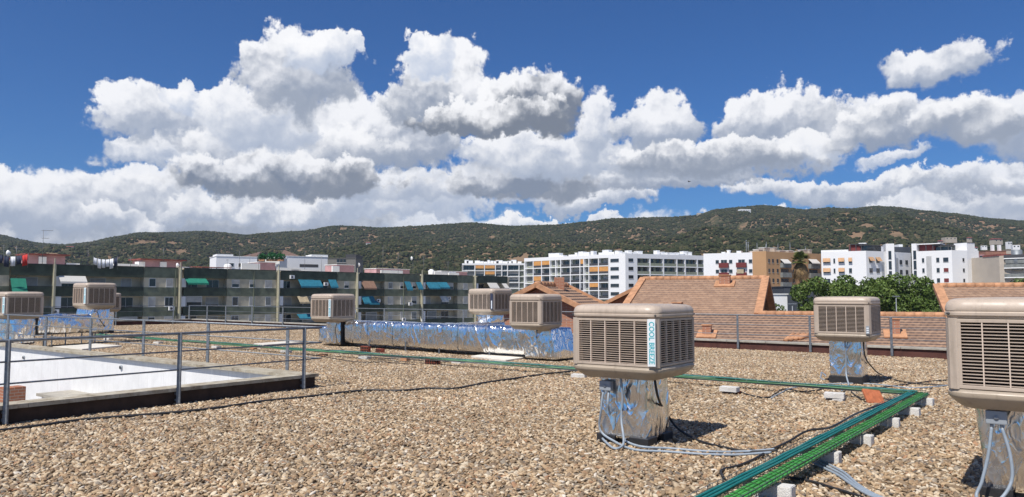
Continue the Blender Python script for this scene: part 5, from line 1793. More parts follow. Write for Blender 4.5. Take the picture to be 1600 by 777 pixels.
def laundry(px0, px1, py, Y, cols, label, drop=0.9):
    a = at(px0, py, Y); b = at(px1, py, Y+2); d = (b-a); L = d.length; d.normalize()
    root = empty('clothes_line', a, 0, label, 'laundry')
    m_ = MB()
    for p in (Vector(), b-a): m_.tube([p + Vector((0, 0, 0.1)), p + Vector((0, 0, -1.8))], 0.03, n=6)
    n = 12; m_.tube([(b-a)*(k/n) + Vector((0, 0, -0.35*math.sin(math.pi*k/n))) for k in range(n+1)], 0.012, n=4)
    m_.build('line', M['aerial'], root)
    k = len(cols)
    for i, c in enumerate(cols):
        t0, t1 = (i+0.08)/k, (i+0.92)/k; q = MB(); nn_ = 5; vs = []
        dz = drop*(0.8+0.4*((i*37) % 10)/10)
        for j in range(nn_+1):
            t = t0 + (t1-t0)*j/nn_; p = (b-a)*t + Vector((0, 0, -0.35*math.sin(math.pi*t)))
            w_ = Vector((0.05, -0.05, 0))*math.sin(j*2.2+i)
            vs += [tuple(p + w_*0.2), tuple(p + w_ + Vector((0, 0, -dz)))]
        q.add(vs, [(2*j, 2*j+1, 2*j+3, 2*j+2) for j in range(nn_)], None, True)
        o = q.build('garment', M[c], root); s = o.modifiers.new('t', 'SOLIDIFY'); s.thickness = 0.02
laundry(146, 184, 402, 106, ['cloth']*5 + ['navy'], 'line of white laundry hanging on the flats roof', 1.25)
laundry(-4, 44, 397, 97, ['navy', 'navy', 'cloth', 'navy', 'red'], 'clothes line with a red cloth and dark clothes at the far left', 1.3)

# ---------------------------------------------------------------- white blocks behind the green flats
def simple_block(name, pxs, ytop, Y, depth, m_, label, extra=None, zb=-14, cat='building', group=None, turn=0.0):
    a = at(pxs[0], ytop, Y); b = at(pxs[1], ytop, Y + turn)
    f = Facade(a, b)
    root = empty(name, (a.x, a.y, 0), 0, label, cat, group)
    inw = -f.n*depth
    prism_walls(root, [f.A, f.B, f.B+inw, f.A+inw], zb, a.z, m_)
    mb = MB(); mb.prism([(p.x, p.y) for p in (f.A+f.n*0.12-f.d*0.12, f.B+f.n*0.12+f.d*0.12, f.B+inw+f.d*0.12, f.A+inw-f.d*0.12)], a.z, a.z+0.12); part(root, 'roof_edge', mb, m_)
    if extra: extra(root, f, a.z)
    return root, f
def ex_left(root, f, z):
    mb = MB(); panel(mb, f, f.t(338), f.t(364), z, z+0.55, -6, 0, M['bright']); part(root, 'upper_wall', mb, M['bright'])
    for px in (352, 372): window(root, f, f.t(px), f.t(px)+2.0, z-2.6, z-1.6, 'glass')
simple_block('white_building', (338, 402), 400.5, 185, 10, M['white'], 'white rooftop building left of the green roof plants', ex_left, turn=5)
def ex_right(root, f, z):
    mb = MB(); panel(mb, f, f.t(486), f.t(512), z, z+0.6, -6, 0, M['bright']); part(root, 'upper_wall', mb, M['bright'])
    mb = MB(); panel(mb, f, f.t(468), f.t(497), z-2.6, z-1.9, 0.0, 0.04, M['metaldark']); part(root, 'strip_window', mb, M['metaldark'])
simple_block('white_building', (447, 512), 400.5, 185, 10, M['white'], 'white rooftop building right of the green roof plants', ex_right, turn=5)
def ex_grey(root, f, z):
    mb = MB(); panel(mb, f, f.t(540), f.t(556), z, z+1.0, -8, 0.1, M['metaldark']); part(root, 'dark_annex', mb, M['metaldark'])
    for px in (526, 531, 536): window(root, f, f.t(px), f.t(px)+0.65, z-1.0, z-0.2, 'dark')
simple_block('grey_penthouse', (512, 556), 404, 180, 9, mat('warm_grey', (0.20, 0.19, 0.17), 0.9), 'grey penthouse with a dark annex right of the white rooftop buildings', ex_grey)
simple_block('white_building', (414, 437), 403, 178, 6, M['bright'], 'narrow white wall below the green roof plants')
for i, (a, b, y, lab) in enumerate([(376, 400, 392, 'brownish sloping roof left of the green roof plants'), (437, 470, 389, 'brownish sloping roof right of the green roof plants')]):
    p = at(a, 401, 200); q = at(b, 401, 200); t = at(b if i == 0 else a, y, 206)
    mb = MB(); mb.add([p, q, t + Vector((0, 4, 0)), p + Vector((0, 12, -1)), q + Vector((0, 12, -1))], [(0, 1, 2), (1, 4, 2), (4, 3, 2), (3, 0, 2), (0, 3, 4, 1)])
    mb.box((p.x, 200.1, -14), (q.x, 211, p.z-0.05))
    tag(mb.build('brown_roofed_house', mat('brown_roof', (0.16, 0.10, 0.075), 0.9, 0, 0.2, 1)), lab, 'house')

# ---------------------------------------------------------------- apartment buildings on the right
def white_row():
    a = at(722, 411.5, 375); b = at(830, 411.5, 375)
    f = Facade(a, b); z = a.z; st = 3.0
    root = empty('white_apartments', (a.x, a.y, 0), 0, 'farther white apartment row with orange blinds, at the left of the white buildings', 'building')
    inw = -f.n*12
    A, B = f.A - f.n*1.2, f.B - f.n*1.2
    prism_walls(root, [A, B, B+inw, A+inw], -14, z-0.6, M['sage'])
    mb = MB(); panel(mb, f, 0, f.L, z-0.95, z, -13, 0, M['white']); part(root, 'roof_edge', mb, M['white'])
    cols = [723, 742, 757, 774, 784, 793, 811]
    for k in range(8):
        zt = z - 0.95 - st*k
        mb = MB(); panel(mb, f, 0, f.L, zt-st+0.0, zt-st+0.35, -1.2, 0.02, M['white']); part(root, 'floor_slab', mb, M['white'])
    mb = MB()
    for px in cols + [722.5, 819, 829]:
        t = f.t(px); panel(mb, f, t-0.2, t+0.2, -14, z-0.9, -1.2, 0.0, M['white'])
    part(root, 'dividing_wall', mb, M['white'])
    rnd = random.Random(2)
    for k in range(4):
        zt = z - 0.95 - st*k
        for x0, x1 in zip(cols, cols[1:]):
            t0, t1 = f.t(x0)+0.35, f.t(x1)-0.35
            r = rnd.random()
            if k < 3 and x0 in (742, 757) and r < 0.7:
                mb = MB(); panel(mb, f, t0, t1, zt-st*0.55, zt-0.05, -0.25, -0.1, M['aw_orange']); part(root, 'blind', mb, M['aw_orange'])
            else:
                window(root, f, t0, t1, zt-st+0.5, zt-0.15, rnd.choice(('glass', 'glass', 'half', 'shutd')), -1.15)
    chimneys(root, f, z, [728, 733, 745, 752, 758, 763, 768, 775, 780, 790, 797, 803, 812], 5)
def chimneys(root, f, z, pxs, back, s=1.0, m_='bright'):
    rnd = random.Random(int(pxs[0])); mb = MB()
    for px in pxs:
        t = f.t(px); h = rnd.uniform(0.7, 1.9)*s; w = rnd.uniform(0.5, 1.6)*s
        mb = MB(); panel(mb, f, t-w, t+w, z-0.2, z+h, -back-2.2, -back, M[m_]); panel(mb, f, t-w-0.1, t+w+0.1, z+h, z+h+0.12, -back-2.3, -back+0.1, M['bright'])
        part(root, 'roof_box', mb, M[m_])
white_row()

def white_slab():
    c = at(977, 396, 265); l = at(819, 404, 300.5); r_ = at(1102, 399.5, 281)
    z = c.z; fl = Facade(l, c); fr = Facade(c, r_)
    root = empty('white_apartments', (c.x, c.y, 0), 0, 'long white apartment building with a grid of loggias and orange blinds', 'building')
    il = -fl.n*12; ir = -fr.n*12
    # core set back behind the loggias
    A = fl.A - fl.n*1.3; Cc = fl.B - fl.n*1.3
    prism_walls(root, [A, fl.B - fl.n*1.3, fl.B+il, fl.A+il], -14, z-0.5, M['sage'])
    prism_walls(root, [fr.A - fr.n*1.3, fr.B - fr.n*1.3, fr.B+ir, fr.A+ir], -14, z-0.5, M['sage'])
    mb = MB(); panel(mb, fl, 0, fl.L, z-1.35, z, -12, 0, M['white']); part(root, 'roof_edge', mb, M['white'])
    mb = MB(); panel(mb, fr, 0.0, fr.L, z-1.62, z-0.003, -12, 0.004, M['white']); part(root, 'roof_edge', mb, M['white'])
    st = 3.0
    # blank white end pieces round the corner
    tl = fl.t(951); mb = MB(); panel(mb, fl, tl, fl.L, -14, z-1.353, -1.3, 0, M['white']); part(root, 'wall', mb, M['white'])
    tr = fr.t(996); mb = MB(); panel(mb, fr, 0.0, tr, -14, z-1.623, -1.3, 0.004, M['white']); part(root, 'wall', mb, M['white'])
    cols = [820, 833, 846, 859, 868, 876, 891, 906, 912, 920, 935, 951]
    for k in range(8):
        zt = z - 1.35 - st*k
        mb = MB(); panel(mb, fl, 0, tl, zt-st, zt-st+0.32, -1.3, -0.003, M['white']); part(root, 'floor_slab', mb, M['white'])
        mb = MB(); panel(mb, fr, tr, fr.L, zt-st-0.27, zt-st+0.05, -1.3, -0.003, M['white']); part(root, 'floor_slab', mb, M['white'])
    mb = MB()
    for px in cols: t = fl.t(px); panel(mb, fl, t-0.17, t+0.17, -14, z-1.3, -1.3, 0.0, M['white'])
    part(root, 'dividing_wall', mb, M['white'])
    mb = MB()
    rc = [1016, 1037, 1058, 1071, 1090, 1101]
    for px in rc: t = fr.t(px); panel(mb, fr, t-0.25, t+0.25, -14, z-1.6, -1.3, 0.0, M['white'])
    part(root, 'dividing_wall', mb, M['white'])
    rnd = random.Random(8)
    orange = {(0, 833), (0, 846), (1, 920), (1, 935), (3, 920), (2, 833), (0, 906)}
    for k in range(5):
        zt = z - 1.35 - st*k
        for x0, x1 in zip(cols, cols[1:]):
            t0, t1 = fl.t(x0)+0.25, fl.t(x1)-0.25
            if (k, x0) in orange:
                mb = MB(); panel(mb, fl, t0, t1, zt-st*rnd.uniform(0.5, 0.85), zt-0.03, -0.2, -0.1, M['aw_orange']); part(root, 'blind', mb, M['aw_orange'])
            if x0 in (859, 868, 820, 912): kind = 'shutd'
            else: kind = rnd.choice(('glass', 'glass', 'dark', 'half'))
            wd = (t1-t0)*rnd.choice((0.55, 0.65, 0.8)); sh = rnd.uniform(0.1, max(0.11, (t1-t0)-wd-0.1)); window(root, fl, t0+sh, t0+sh+wd, zt-st+ (1.0 if kind == 'shutd' else 0.45), zt-0.35, kind, -1.25)
            if kind != 'shutd':
                mb = MB(); panel(mb, fl, t0, t1, zt-st+0.32, zt-st+1.2, -0.12, -0.07, M['metaldark']); part(root, 'balustrade', mb, M['metaldark'])
    for k in range(5):
        zt = z - 1.62 - st*k
        # small dark slots in the blank end pieces
        for px0, px1, f in ((954, 967, fl), (982, 989.5, fr)):
            window(root, f, f.t(px0), f.t(px1), zt-1.35-0.0, zt-0.15, 'dark', 0.02)
        for x0, x1 in zip([996]+rc, rc):
            t0, t1 = fr.t(x0)+0.3, fr.t(x1)-0.3
            w_ = (t1-t0)*0.32
            mb = MB(); panel(mb, fr, t0-0.04, t1+0.04, zt-st-0.2+0.25, zt-st+1.35, -0.16, -0.10, M['sage']); part(root, 'balustrade', mb, M['sage'])
            window(root, fr, t0+0.3, t0+0.3+w_, zt-st+0.25, zt-0.1, 'dark', -1.2)
            window(root, fr, t1-0.3-w_, t1-0.3, zt-st+0.25, zt-0.1, 'dark', -1.2)
    chimneys(root, fl, z, [848, 856, 864, 880, 887, 894, 903, 912, 925, 933, 942, 950], 5)
    chimneys(root, fr, z, [985, 992, 1000, 1008, 1016, 1045, 1052, 1060, 1066, 1075, 1082, 1088, 1094], 6)
white_slab()

def tan_block():
    c = at(1197, 394, 227); l = at(1099, 397, 236); r_ = at(1284, 398, 241)
    z = c.z; fl = Facade(l, c); fr = Facade(c, r_)
    root = empty('tan_apartments', (c.x, c.y, 0), 0, 'apartment building half white with dark red balconies, half tan, behind the palm', 'building')
    il = -fl.n*13; ir = -fr.n*12
    ts = fl.t(1176)
    mb = MB(); panel(mb, fl, 0, ts, -14, z, -13, 0, M['white']); part(root, 'wall', mb, M['white'])
    mb = MB(); panel(mb, fl, ts, fl.L, -14, z+0.25, -6, 0.0, M['tan']); part(root, 'wall', mb, M['tan'])
    mb = MB(); panel(mb, fr, 0.01, fr.L, -14, z+0.2, -12, 0.0, M['tan']); part(root, 'wall', mb, M['tan'])
    st = 3.0
    for k in range(4):
        zt = z - 2.35 - st*k*1.0
        for px in (1121, 1142, 1173):
            window(root, fl, fl.t(px)-0.5, fl.t(px)+0.5, zt-0.9, zt+0.2, 'dark', 0.02)
        for x0, x1 in ((1124, 1139), (1151, 1167)):
            t0, t1 = fl.t(x0), fl.t(x1)
            mb = MB(); panel(mb, fl, t0, t1, zt-2.2, zt-0.75, 0.003, 0.9, M['redpanel']); part(root, 'balcony', mb, M['redpanel'])
            window(root, fl, t0+0.5, t1-0.5, zt-0.9, zt+0.3, 'glass', 0.02)
        for px in (1202, 1208, 1215):
            window(root, fr, fr.t(px)-0.4, fr.t(px)+0.4, zt-0.9, zt+0.3, 'dark', 0.02)
        for x0, x1 in ((1219, 1233), (1263, 1278)):
            t0, t1 = fr.t(x0), fr.t(x1)
            mb = MB(); panel(mb, fr, t0, t1, zt-2.3, zt-0.8, 0.003, 1.0, M['charcoal' if k == 9 else 'shutter_d']); part(root, 'balcony', mb, M['shutter_d'])
            window(root, fr, t0+0.3, t1-0.3, zt-0.8, zt+0.3, 'dark', 0.02)
            if k == 0:
                o = awning(root, fr, x0, x1-2, 405, 411, M['aw_white'], 1.4, base=0.1)
        for px in (1240, 1252): window(root, fr, fr.t(px)-0.5, fr.t(px)+0.5, zt-0.9, zt+0.2, 'dark', 0.02)
    mb = MB(); panel(mb, fl, fl.t(1152), fl.t(1163), z-2.35-st-0.9-0.2, z-2.35-st+0.2, 0.91, 1.0, M['aw_beige']); part(root, 'blind', mb, M['aw_beige'])
    chimneys(root, fr, z, [1202, 1212, 1225, 1236, 1249, 1262, 1272, 1280], 3, 0.9, 'greige')
    chimneys(root, fl, z, [1125, 1133, 1150, 1170], 5, 0.6)
    for px, h in ((1163, 3.8), (1166, 3.2), (1180, 2.8), (1195, 3.0), (1214, 2.6), (1233, 2.8), (1252, 3.4), (1276, 2.4)):
        f = fl if px < 1197 else fr
        m_ = MB(); q = f.M() @ Vector((f.t(px), 4, z)); m_.tube([q, q + Vector((0, 0, h))], 0.13 if px < 1170 else 0.08, n=8)
        m_.tube([q + Vector((0, 0, h-0.05)), q + Vector((0, 0, h+0.35))], [0.28, 0.1] if px < 1170 else [0.15, 0.05], n=8)
        part(root, 'flue_pipe', m_, M['steel'])
tan_block()

def tower_pair():
    st = 3.0
    # left tower: left face, corner, receding face
    a = at(1283, 397, 226); c = at(1353, 392, 220); d_ = at(1384, 393.5, 224)
    z = c.z
    root = empty('white_tower_block', (c.x, c.y, 0), 0, 'left white tower with orange blinds and a dark pergola on its roof, above the trees', 'building')
    f1 = Facade(a, c); f2 = Facade(c, d_)
    prism_walls(root, [f1.A, f1.B, f2.B, f2.B - f2.n*14 - f2.d*10, f1.A - f1.n*14], -14, z, M['white'])
    for k in range(4):
        zt = z - 2.0 - st*k
        for px, w_, bl in ((1292, 1.9, 1), (1315, 1.5, 1), (1329, 0.8, 0), (1304, 0.5, 0)):
            t = f1.t(px); window(root, f1, t-w_/2, t+w_/2, zt-1.5, zt-0.1, 'glass' if bl else 'dark', 0.02)
            if bl and k < 2 or (px == 1329 and k == 0):
                mb = MB(); Mx = f1.M()
                mb.add([Mx @ Vector(p) for p in ((t-w_/2-0.1, -0.1, zt+0.05), (t+w_/2+0.1, -0.1, zt+0.05), (t+w_/2+0.1, -0.7, zt-1.1), (t-w_/2-0.1, -0.7, zt-1.1))], [(0, 1, 2, 3)])
                o = part(root, 'awning', mb, M['aw_tan']); s = o.modifiers.new('t', 'SOLIDIFY'); s.thickness = 0.04
        for px in (1361, 1372):
            t = f2.t(px); window(root, f2, t-0.7, t+0.7, zt-1.5, zt-0.1, 'dark', 0.02)
            if k == 0:
                mb = MB(); Mx = f2.M()
                mb.add([Mx @ Vector(p) for p in ((t-1.1, -0.1, zt+0.2), (t+1.0, -0.1, zt+0.2), (t+1.0, -0.9, zt-1.0), (t-1.1, -0.9, zt-1.0))], [(0, 1, 2, 3)])
                o = part(root, 'awning', mb, M['aw_tan']); s = o.modifiers.new('t', 'SOLIDIFY'); s.thickness = 0.04
    # roof terrace pergola
    mb = MB(); panel(mb, f1, f1.t(1329), f1.t(1350), z+2.0, z+2.2, -6, -1, M['metaldark']); panel(mb, f2, 0, f2.L-0.5, z+1.6, z+1.85, -6, -0.4, M['metaldark'])
    panel(mb, f2, 0.5, f2.L-0.5, z, z+1.6, -5.5, -1.2, M['glass'])
    panel(mb, f1, f1.t(1327), f1.L-0.6, z, z+1.9, -6, -1.6, M['redpanel'])
    for px in (1329, 1338, 1347): t = f1.t(px); panel(mb, f1, t-0.1, t+0.1, z, z+2.0, -1.2, -1.0, M['metaldark'])
    panel(mb, f1, f1.t(1342), f1.L, z+2.2, z+2.5, -5, -2, M['bright'])
    part(root, 'pergola', mb, M['metaldark'])
    mb = MB(); panel(mb, f1, 0, f1.t(1326), z, z+0.5, -5, -0.1, M['bright']); part(root, 'roof_parapet', mb, M['bright'])
    # middle section with two tall stair slots
    e = at(1384, 381, 223); g = at(1397, 381, 222.3)
    f3 = Facade(e, g)
    mb = MB(); panel(mb, f3, 0, f3.L, -14, e.z, -9, 0, M['white']); part(root, 'stair_tower', mb, M['white'])
    for k in range(5):
        zt = e.z - 2.6 - st*k; t = f3.t(1391)
        window(root, f3, t-0.35, t+0.45, zt-2.0, zt+0.4, 'slot', 0.02)
    for f, px in ((f2, 1380),):
        mb = MB(); t = f.t(px)
        for k in range(44): panel(mb, f, t-0.55, t+0.55, z-3.2-k*0.3, z-3.1-k*0.3, 0.003, 0.08, M['shutter'])
        part(root, 'vent_grille', mb, M['shutter'])
    # right tower
    h_ = at(1397.5, 394, 224); i_ = at(1423, 394.5, 229)
    a = at(1432, 392.5, 222); c2 = at(1487, 391, 216); d2 = at(1511, 392, 217); e2 = at(1529, 393, 219)
    r2 = empty('white_tower_block', (c2.x, c2.y, 0), 0, 'right white tower with small dark windows and a slim roof chimney block', 'building')
    f0 = Facade(h_, i_); f1 = Facade(a, c2); f2 = Facade(c2, d2); f3 = Facade(d2, e2)
    prism_walls(r2, [f0.A, f0.B, f0.B - f0.n*12, f0.A - f0.n*12], -14, h_.z, M['white'])
    prism_walls(r2, [f1.A, f1.B, f2.B, f3.B, f3.B + Vector((3, 14, 0)), f1.A - f1.n*14], -14, c2.z, M['white'])
    for k in range(4):
        zt = h_.z - 2.2 - st*k
        for px in (1408, 1417): t = f0.t(px); window(r2, f0, t-0.7, t+0.7, zt-1.5, zt-0.1, 'dark', 0.02)
        mb = MB(); t = f0.t(1402)
        for q in range(10): panel(mb, f0, t-0.6, t+0.6, zt-2.4+q*0.3, zt-2.3+q*0.3, 0.003, 0.08, M['shutter'])
        part(r2, 'vent_grille', mb, M['shutter'])
        zt = c2.z - 2.0 - st*k
        for px, w_, kd in ((1443, 0.6, 'dark'), (1466, 0.8, 'red' if k == 3 else 'dark'), (1478.5, 1.35, 'red' if k > 0 else 'dark')):
            t = f1.t(px); window(r2, f1, t-w_/2, t+w_/2, zt-1.4, zt-0.1, kd, 0.02)
        mb = MB(); t = f1.t(1452)
        for q in range(10): panel(mb, f1, t-0.7, t+0.7, zt-2.4+q*0.3, zt-2.3+q*0.3, 0.003, 0.08, M['shutter'])
        part(r2, 'vent_grille', mb, M['shutter'])
        t = f2.t(1506); window(r2, f2, t-0.3, t+0.3, zt-1.3, zt-0.3, 'dark', 0.02)
    s0 = at(1424, 381, 223); s1_ = at(1432, 381, 222); fs = Facade(s0, s1_)
    mb = MB(); panel(mb, fs, 0, fs.L, -14, s0.z, -8, 0, M['white']); part(r2, 'stair_tower', mb, M['white'])
    for k in range(5):
        zt = s0.z - 2.6 - st*k; window(r2, fs, fs.L*0.3, fs.L*0.3+0.8, zt-2.0, zt+0.5, 'slot', 0.02)
    mb = MB(); panel(mb, f1, 0.1, f1.t(1470), c2.z+2.0, c2.z+2.25, -7, -0.5, M['bright']); panel(mb, f1, 0.2, f1.t(1460), c2.z, c2.z+2.0, -6.5, -1.8, M['redpanel'])
    panel(mb, f1, f1.t(1456), f1.L, c2.z+1.5, c2.z+1.7, -7, -1, M['metaldark']); panel(mb, f1, f1.t(1462), f1.L-0.5, c2.z, c2.z+1.1, -5, -2, M['glass'])
    for px in (1436, 1447, 1458, 1470, 1482): t = f1.t(px); panel(mb, f1, t-0.1, t+0.1, c2.z, c2.z+1.9, -1.0, -0.8, M['metaldark'])
    part(r2, 'pergola', mb, M['metaldark'])
    mb = MB(); panel(mb, f3, 0, f3.t(1524.5), c2.z-0.5, at(1511, 379.5, 217).z, -4, 0.01, M['bright']); panel(mb, f3, 0, f3.t(1524.5), at(1511, 379.5, 217).z, at(1511, 378.8, 217).z, -4.1, 0.1, M['metaldark']); part(r2, 'chimney_block', mb, M['bright'])
    # dark sheds between the two
    k0 = at(1397, 383, 232); k1 = at(1423, 383, 232); fk = Facade(k0, k1)
    mb = MB(); panel(mb, fk, 0.1, fk.L-0.1, h_.z, k0.z-0.6, -4, 0, M['charcoal']); panel(mb, fk, 1.6, 2.8, k0.z-0.6, k0.z+0.2, -3, -0.2, M['bright']); part(r2, 'roof_shed', mb, M['charcoal'])
tower_pair()

def right_block():
    a = at(1537, 402, 212); c = at(1561, 400, 205); b = at(1640, 398, 196)
    root = empty('beige_apartments', (c.x, c.y, 0), 0, 'beige building with dark terraces at the right edge of the view', 'building')
    f1 = Facade(a, c); f2 = Facade(c, b); z = c.z
    prism_walls(root, [f1.A, f1.B, f2.B - f2.n*2.5, f2.B - f2.n*16, f1.A + Vector((0, 14, 0))], -14, z, M['greige'])
    prism_walls(root, [f2.A, f2.A+f2.d*1.2, f2.A+f2.d*1.2-f2.n*2.6, f2.A-f2.n*2.6], -14, z-0.003, M['greige'])
    mb = MB(); panel(mb, f1, -0.3, f1.L+0.1, z, z+0.5, -12, 0.15, M['redroof']); part(root, 'roof_edge', mb, M['redroof'])
    for k in range(4):
        zt = z - 0.7 - 2.6*k
        mb = MB(); panel(mb, f2, 1.2, f2.L, zt-0.25, zt, -2.5, 0.4, M['bright']); panel(mb, f2, 1.2, f2.L, zt, zt+0.9, 0.30, 0.36, M['shutter_d' if k else 'metaldark']); part(root, 'terrace', mb, M['bright'])
        for q in range(3):
            window(root, f2, 2+q*4.2, 5+q*4.2, zt-2.2, zt-0.4, 'dark', -2.4)
        if k == 0:
            mb = MB(); panel(mb, f2, 1.5, 7.5, zt-1.5, zt-0.3, 0.0, 0.2, M['shutter_d']); part(root, 'blind', mb, M['shutter_d'])
    m_ = MB(); q = f2.M() @ Vector((f2.t(1588), 1.0, 0)); m_.tube([q + Vector((0, 0, z-4)), q + Vector((0, 0, z+1.5))], 1.3, n=16); part(root, 'round_stair', m_, M['steel'])
    # brick-coloured house behind
    a = at(1529, 398, 240); b = at(1538, 398, 240)
    r2 = empty('brick_apartments', (a.x, a.y, 0), 0, 'narrow strip of brick coloured flats right of the right white tower', 'building')
    f = Facade(a, b); prism_walls(r2, [f.A, f.B, f.B - f.n*10, f.A - f.n*10], -14, a.z, M['pinkwall'])
    for k in range(5):
        mb = MB(); panel(mb, f, 0.1, f.L, a.z-2.6-2.9*k, a.z-1.5-2.9*k, 0.0, 0.5, M['shutter']); part(r2, 'balcony', mb, M['shutter'])
        window(r2, f, 0.3, 1.5, a.z-1.5-2.9*k, a.z-0.4-2.9*k, 'dark', 0.02)
    a = at(1535, 392, 262); b = at(1625, 392, 262)
    simple_block('terracotta_house', (1540, 1572), 392.5, 262, 12, mat('terracotta', (0.34, 0.16, 0.11), 0.9, 0, 0.15, 0.4), 'terracotta roofed house behind the beige building', chim)
    simple_block('white_house', (1572, 1594), 391, 268, 10, M['greige'], 'pale cube house behind the beige building')
def chim(root, f, z):
    for t in (3.0, 5.4):
        mb = MB(); panel(mb, f, t, t+0.8, z, z+2.2, -2, -1, M['bright']); part(root, 'chimney', mb, M['bright'])
right_block()

# dark hall and white walls behind the palm
r_, f_ = simple_block('dark_hall', (1225, 1272), 448.5, 120, 20, M['charcoal'], 'low charcoal hall behind the trees at the foot of the palm')
simple_block('white_wall', (1204, 1230), 460.5, 92, 8, M['white'], 'low white building left of the dark hall')
simple_block('white_wall', (1452, 1475), 461, 95, 14, M['white'], 'low white building right of the trees', lambda root, f, z: (part(root, 'roof_edge', panel(MB(), f, -0.2, f.L+0.2, z+0.12, z+0.35, -6, 0.3, M['charcoal']), M['charcoal']), part(root, 'door', panel(MB(), f, f.t(1458), f.t(1463), z-2.6, z-1.0, 0.0, 0.05, M['charcoal']), M['charcoal'])))

# small far houses on and below the hills
HOUSES = [(1165, 327, 1330, 13, 4.2, 'white cube farmhouse near the top of the hill'), (575, 379.5, 900, 5, 2.2, 'tiny white house halfway up the brown hillside'),
          (108, 386, 950, 9, 2.4, 'tiny white house low on the far left hill'), (1560, 374, 620, 12, 3, 'sandy villa on the right hillside, left of its white neighbours'),
          (1578, 378, 560, 6, 4, 'white cube house highest of the group on the right hillside'), (1588, 383, 540, 8, 3.5, 'white cube house lower down on the right hillside'),
          (1538, 384, 560, 6, 2.4, 'small white house just above the right white tower'), (1524, 387, 560, 5, 2.4, 'small pale house beside the slim roof chimney block'),
          (1486, 371, 760, 14, 3, 'pinkish villa among trees above the right white tower'), (1516, 372, 700, 5, 2.5, 'tiny pale house right of the pinkish villa'),
          (1470, 377, 700, 5, 2.5, 'tiny pale house left below the pinkish villa'), (1092, 333, 1400, 5, 6, 'little ruined tower on the ridge left of the summit')]
for px, py, Y, w_, h, lab in HOUSES:
    p = at(px, py, Y); k = Y/1165
    w_ = w_*k*1.3/ (1 if Y > 800 else 1.0); hh = h*k*1.3
    root = empty('hillside_house', p, 0.2*math.sin(px), lab, 'house', 'far houses on the hills')
    wm = M['greige'] if ('pink' in lab or 'sandy' in lab or 'ruin' in lab) else M['white']
    MB().box((-w_/2, 0, -hh*2.2), (w_/2, w_*0.6, 0)).build('wall', wm, root)
    if 'cube' not in lab and 'tower' not in lab:
        q = MB(); q.add([(-w_/2-0.4, -0.4, 0), (w_/2+0.4, -0.4, 0), (w_/2+0.4, w_*0.6+0.4, 0), (-w_/2-0.4, w_*0.6+0.4, 0), (-w_/2, w_*0.3, hh*0.4), (w_/2, w_*0.3, hh*0.4)], [(0, 1, 5, 4), (1, 2, 5), (2, 3, 4, 5), (3, 0, 4), (0, 3, 2, 1)]); q.build('roof', M['redroof'], root)
    q = MB(); n = max(2, int(w_/3))
    for i in range(n): x = -w_/2 + w_*(i+0.5)/n; q.box((x-0.5, -0.05, -hh*0.7), (x+0.5, -0.002, -hh*0.25))
    q.build('window', M['glass'], root)

# ================================================================ trees
def leaf_cloud(centres, leaf, count, seed):
    rnd = random.Random(seed); mb = MB(); vs = []; fs = []
    tot = sum(r**2 for _, r in centres)
    for c, r in centres:
        n = int(count*r*r/tot)
        for _ in range(n):
            while True:
                p = Vector((rnd.uniform(-1, 1), rnd.uniform(-1, 1), rnd.uniform(-1, 1)))
                if 0.25 < p.length < 1: break
            p = p.normalized()*(p.length**0.45)
            p = c + Vector((p.x*r, p.y*r, p.z*r*0.85))*(1+0.35*noise.noise(p*2+c))
            a = Vector((rnd.gauss(0, 1), rnd.gauss(0, 1), rnd.gauss(0, 1))).normalized()
            b = a.cross(Vector((rnd.gauss(0, 1), rnd.gauss(0, 1), rnd.gauss(0, 1)))).normalized()
            s = leaf*rnd.uniform(0.6, 1.4); i = len(vs)
            vs += [p - a*s, p + b*s*0.6, p + a*s, p - b*s*0.6]; fs.append((i, i+1, i+2, i+3))
    mb.add(vs, fs)
    return mb
def make_tree(x, y, z0, ztop, r, label, group, seed, leafm='leaf', leaf=0.15, count=8000):
    rnd = random.Random(seed); H = ztop - z0
    root = empty('plane_tree', (x, y, z0), 0, label, 'tree', group)
    t = MB(); th = H*0.5
    t.tube([(0, 0, 0), (0.05, 0, th*0.5), (0, 0.05, th)], [0.24, 0.19, 0.15], n=9)
    cs = []
    for k in range(11):
        a = rnd.uniform(0, 6.28); q = rnd.uniform(0.2, 0.95)*r; zz = rnd.uniform(0.42, 0.88)*H
        c = Vector((q*math.cos(a), q*math.sin(a), zz)); rr = rnd.uniform(0.28, 0.45)*r
        if zz+rr > H: c.z = H-rr
        cs.append((c, rr))
        t.tube([(0, 0.03, th*0.9), tuple(Vector((0, 0, th)).lerp(c, 0.5) + Vector((0, 0, 0.2))), tuple(c)], [0.10, 0.06, 0.02], n=6)
    cs.append((Vector((0, 0, H*0.68)), r*0.6)); cs.append((Vector((rnd.uniform(-.3, .3)*r, 0, H-r*0.35)), r*0.35))
    t.build('trunk', M['bark'], root)
    leaf_cloud(cs, leaf, count, seed).build('crown', M[leafm], root)
TREES = [(1268, 449, 92, 2.6), (1290, 444, 88, 2.7), (1312, 449, 91, 2.5), (1333, 441, 86, 2.7), (1352, 448, 90, 2.6), (1375, 444, 88, 2.7), (1398, 439, 85, 2.9), (1420, 441, 87, 2.8), (1440, 446, 84, 2.5), (1452, 463, 80, 1.6)]
words = ['leftmost bushy tree of the row by the dark hall', 'second tree from the left in the row', 'low rounded tree third from the left in the row', 'pointed tree, the fourth in the row below the left white tower',
         'fifth tree of the row, a little lower than its neighbours', 'sixth tree of the row below the stair tower', 'tallest tree of the row, below the two white towers', 'broad tree right of the tallest in the row', 'last big tree at the right end of the row', 'small drooping bush at the right end of the tree row']
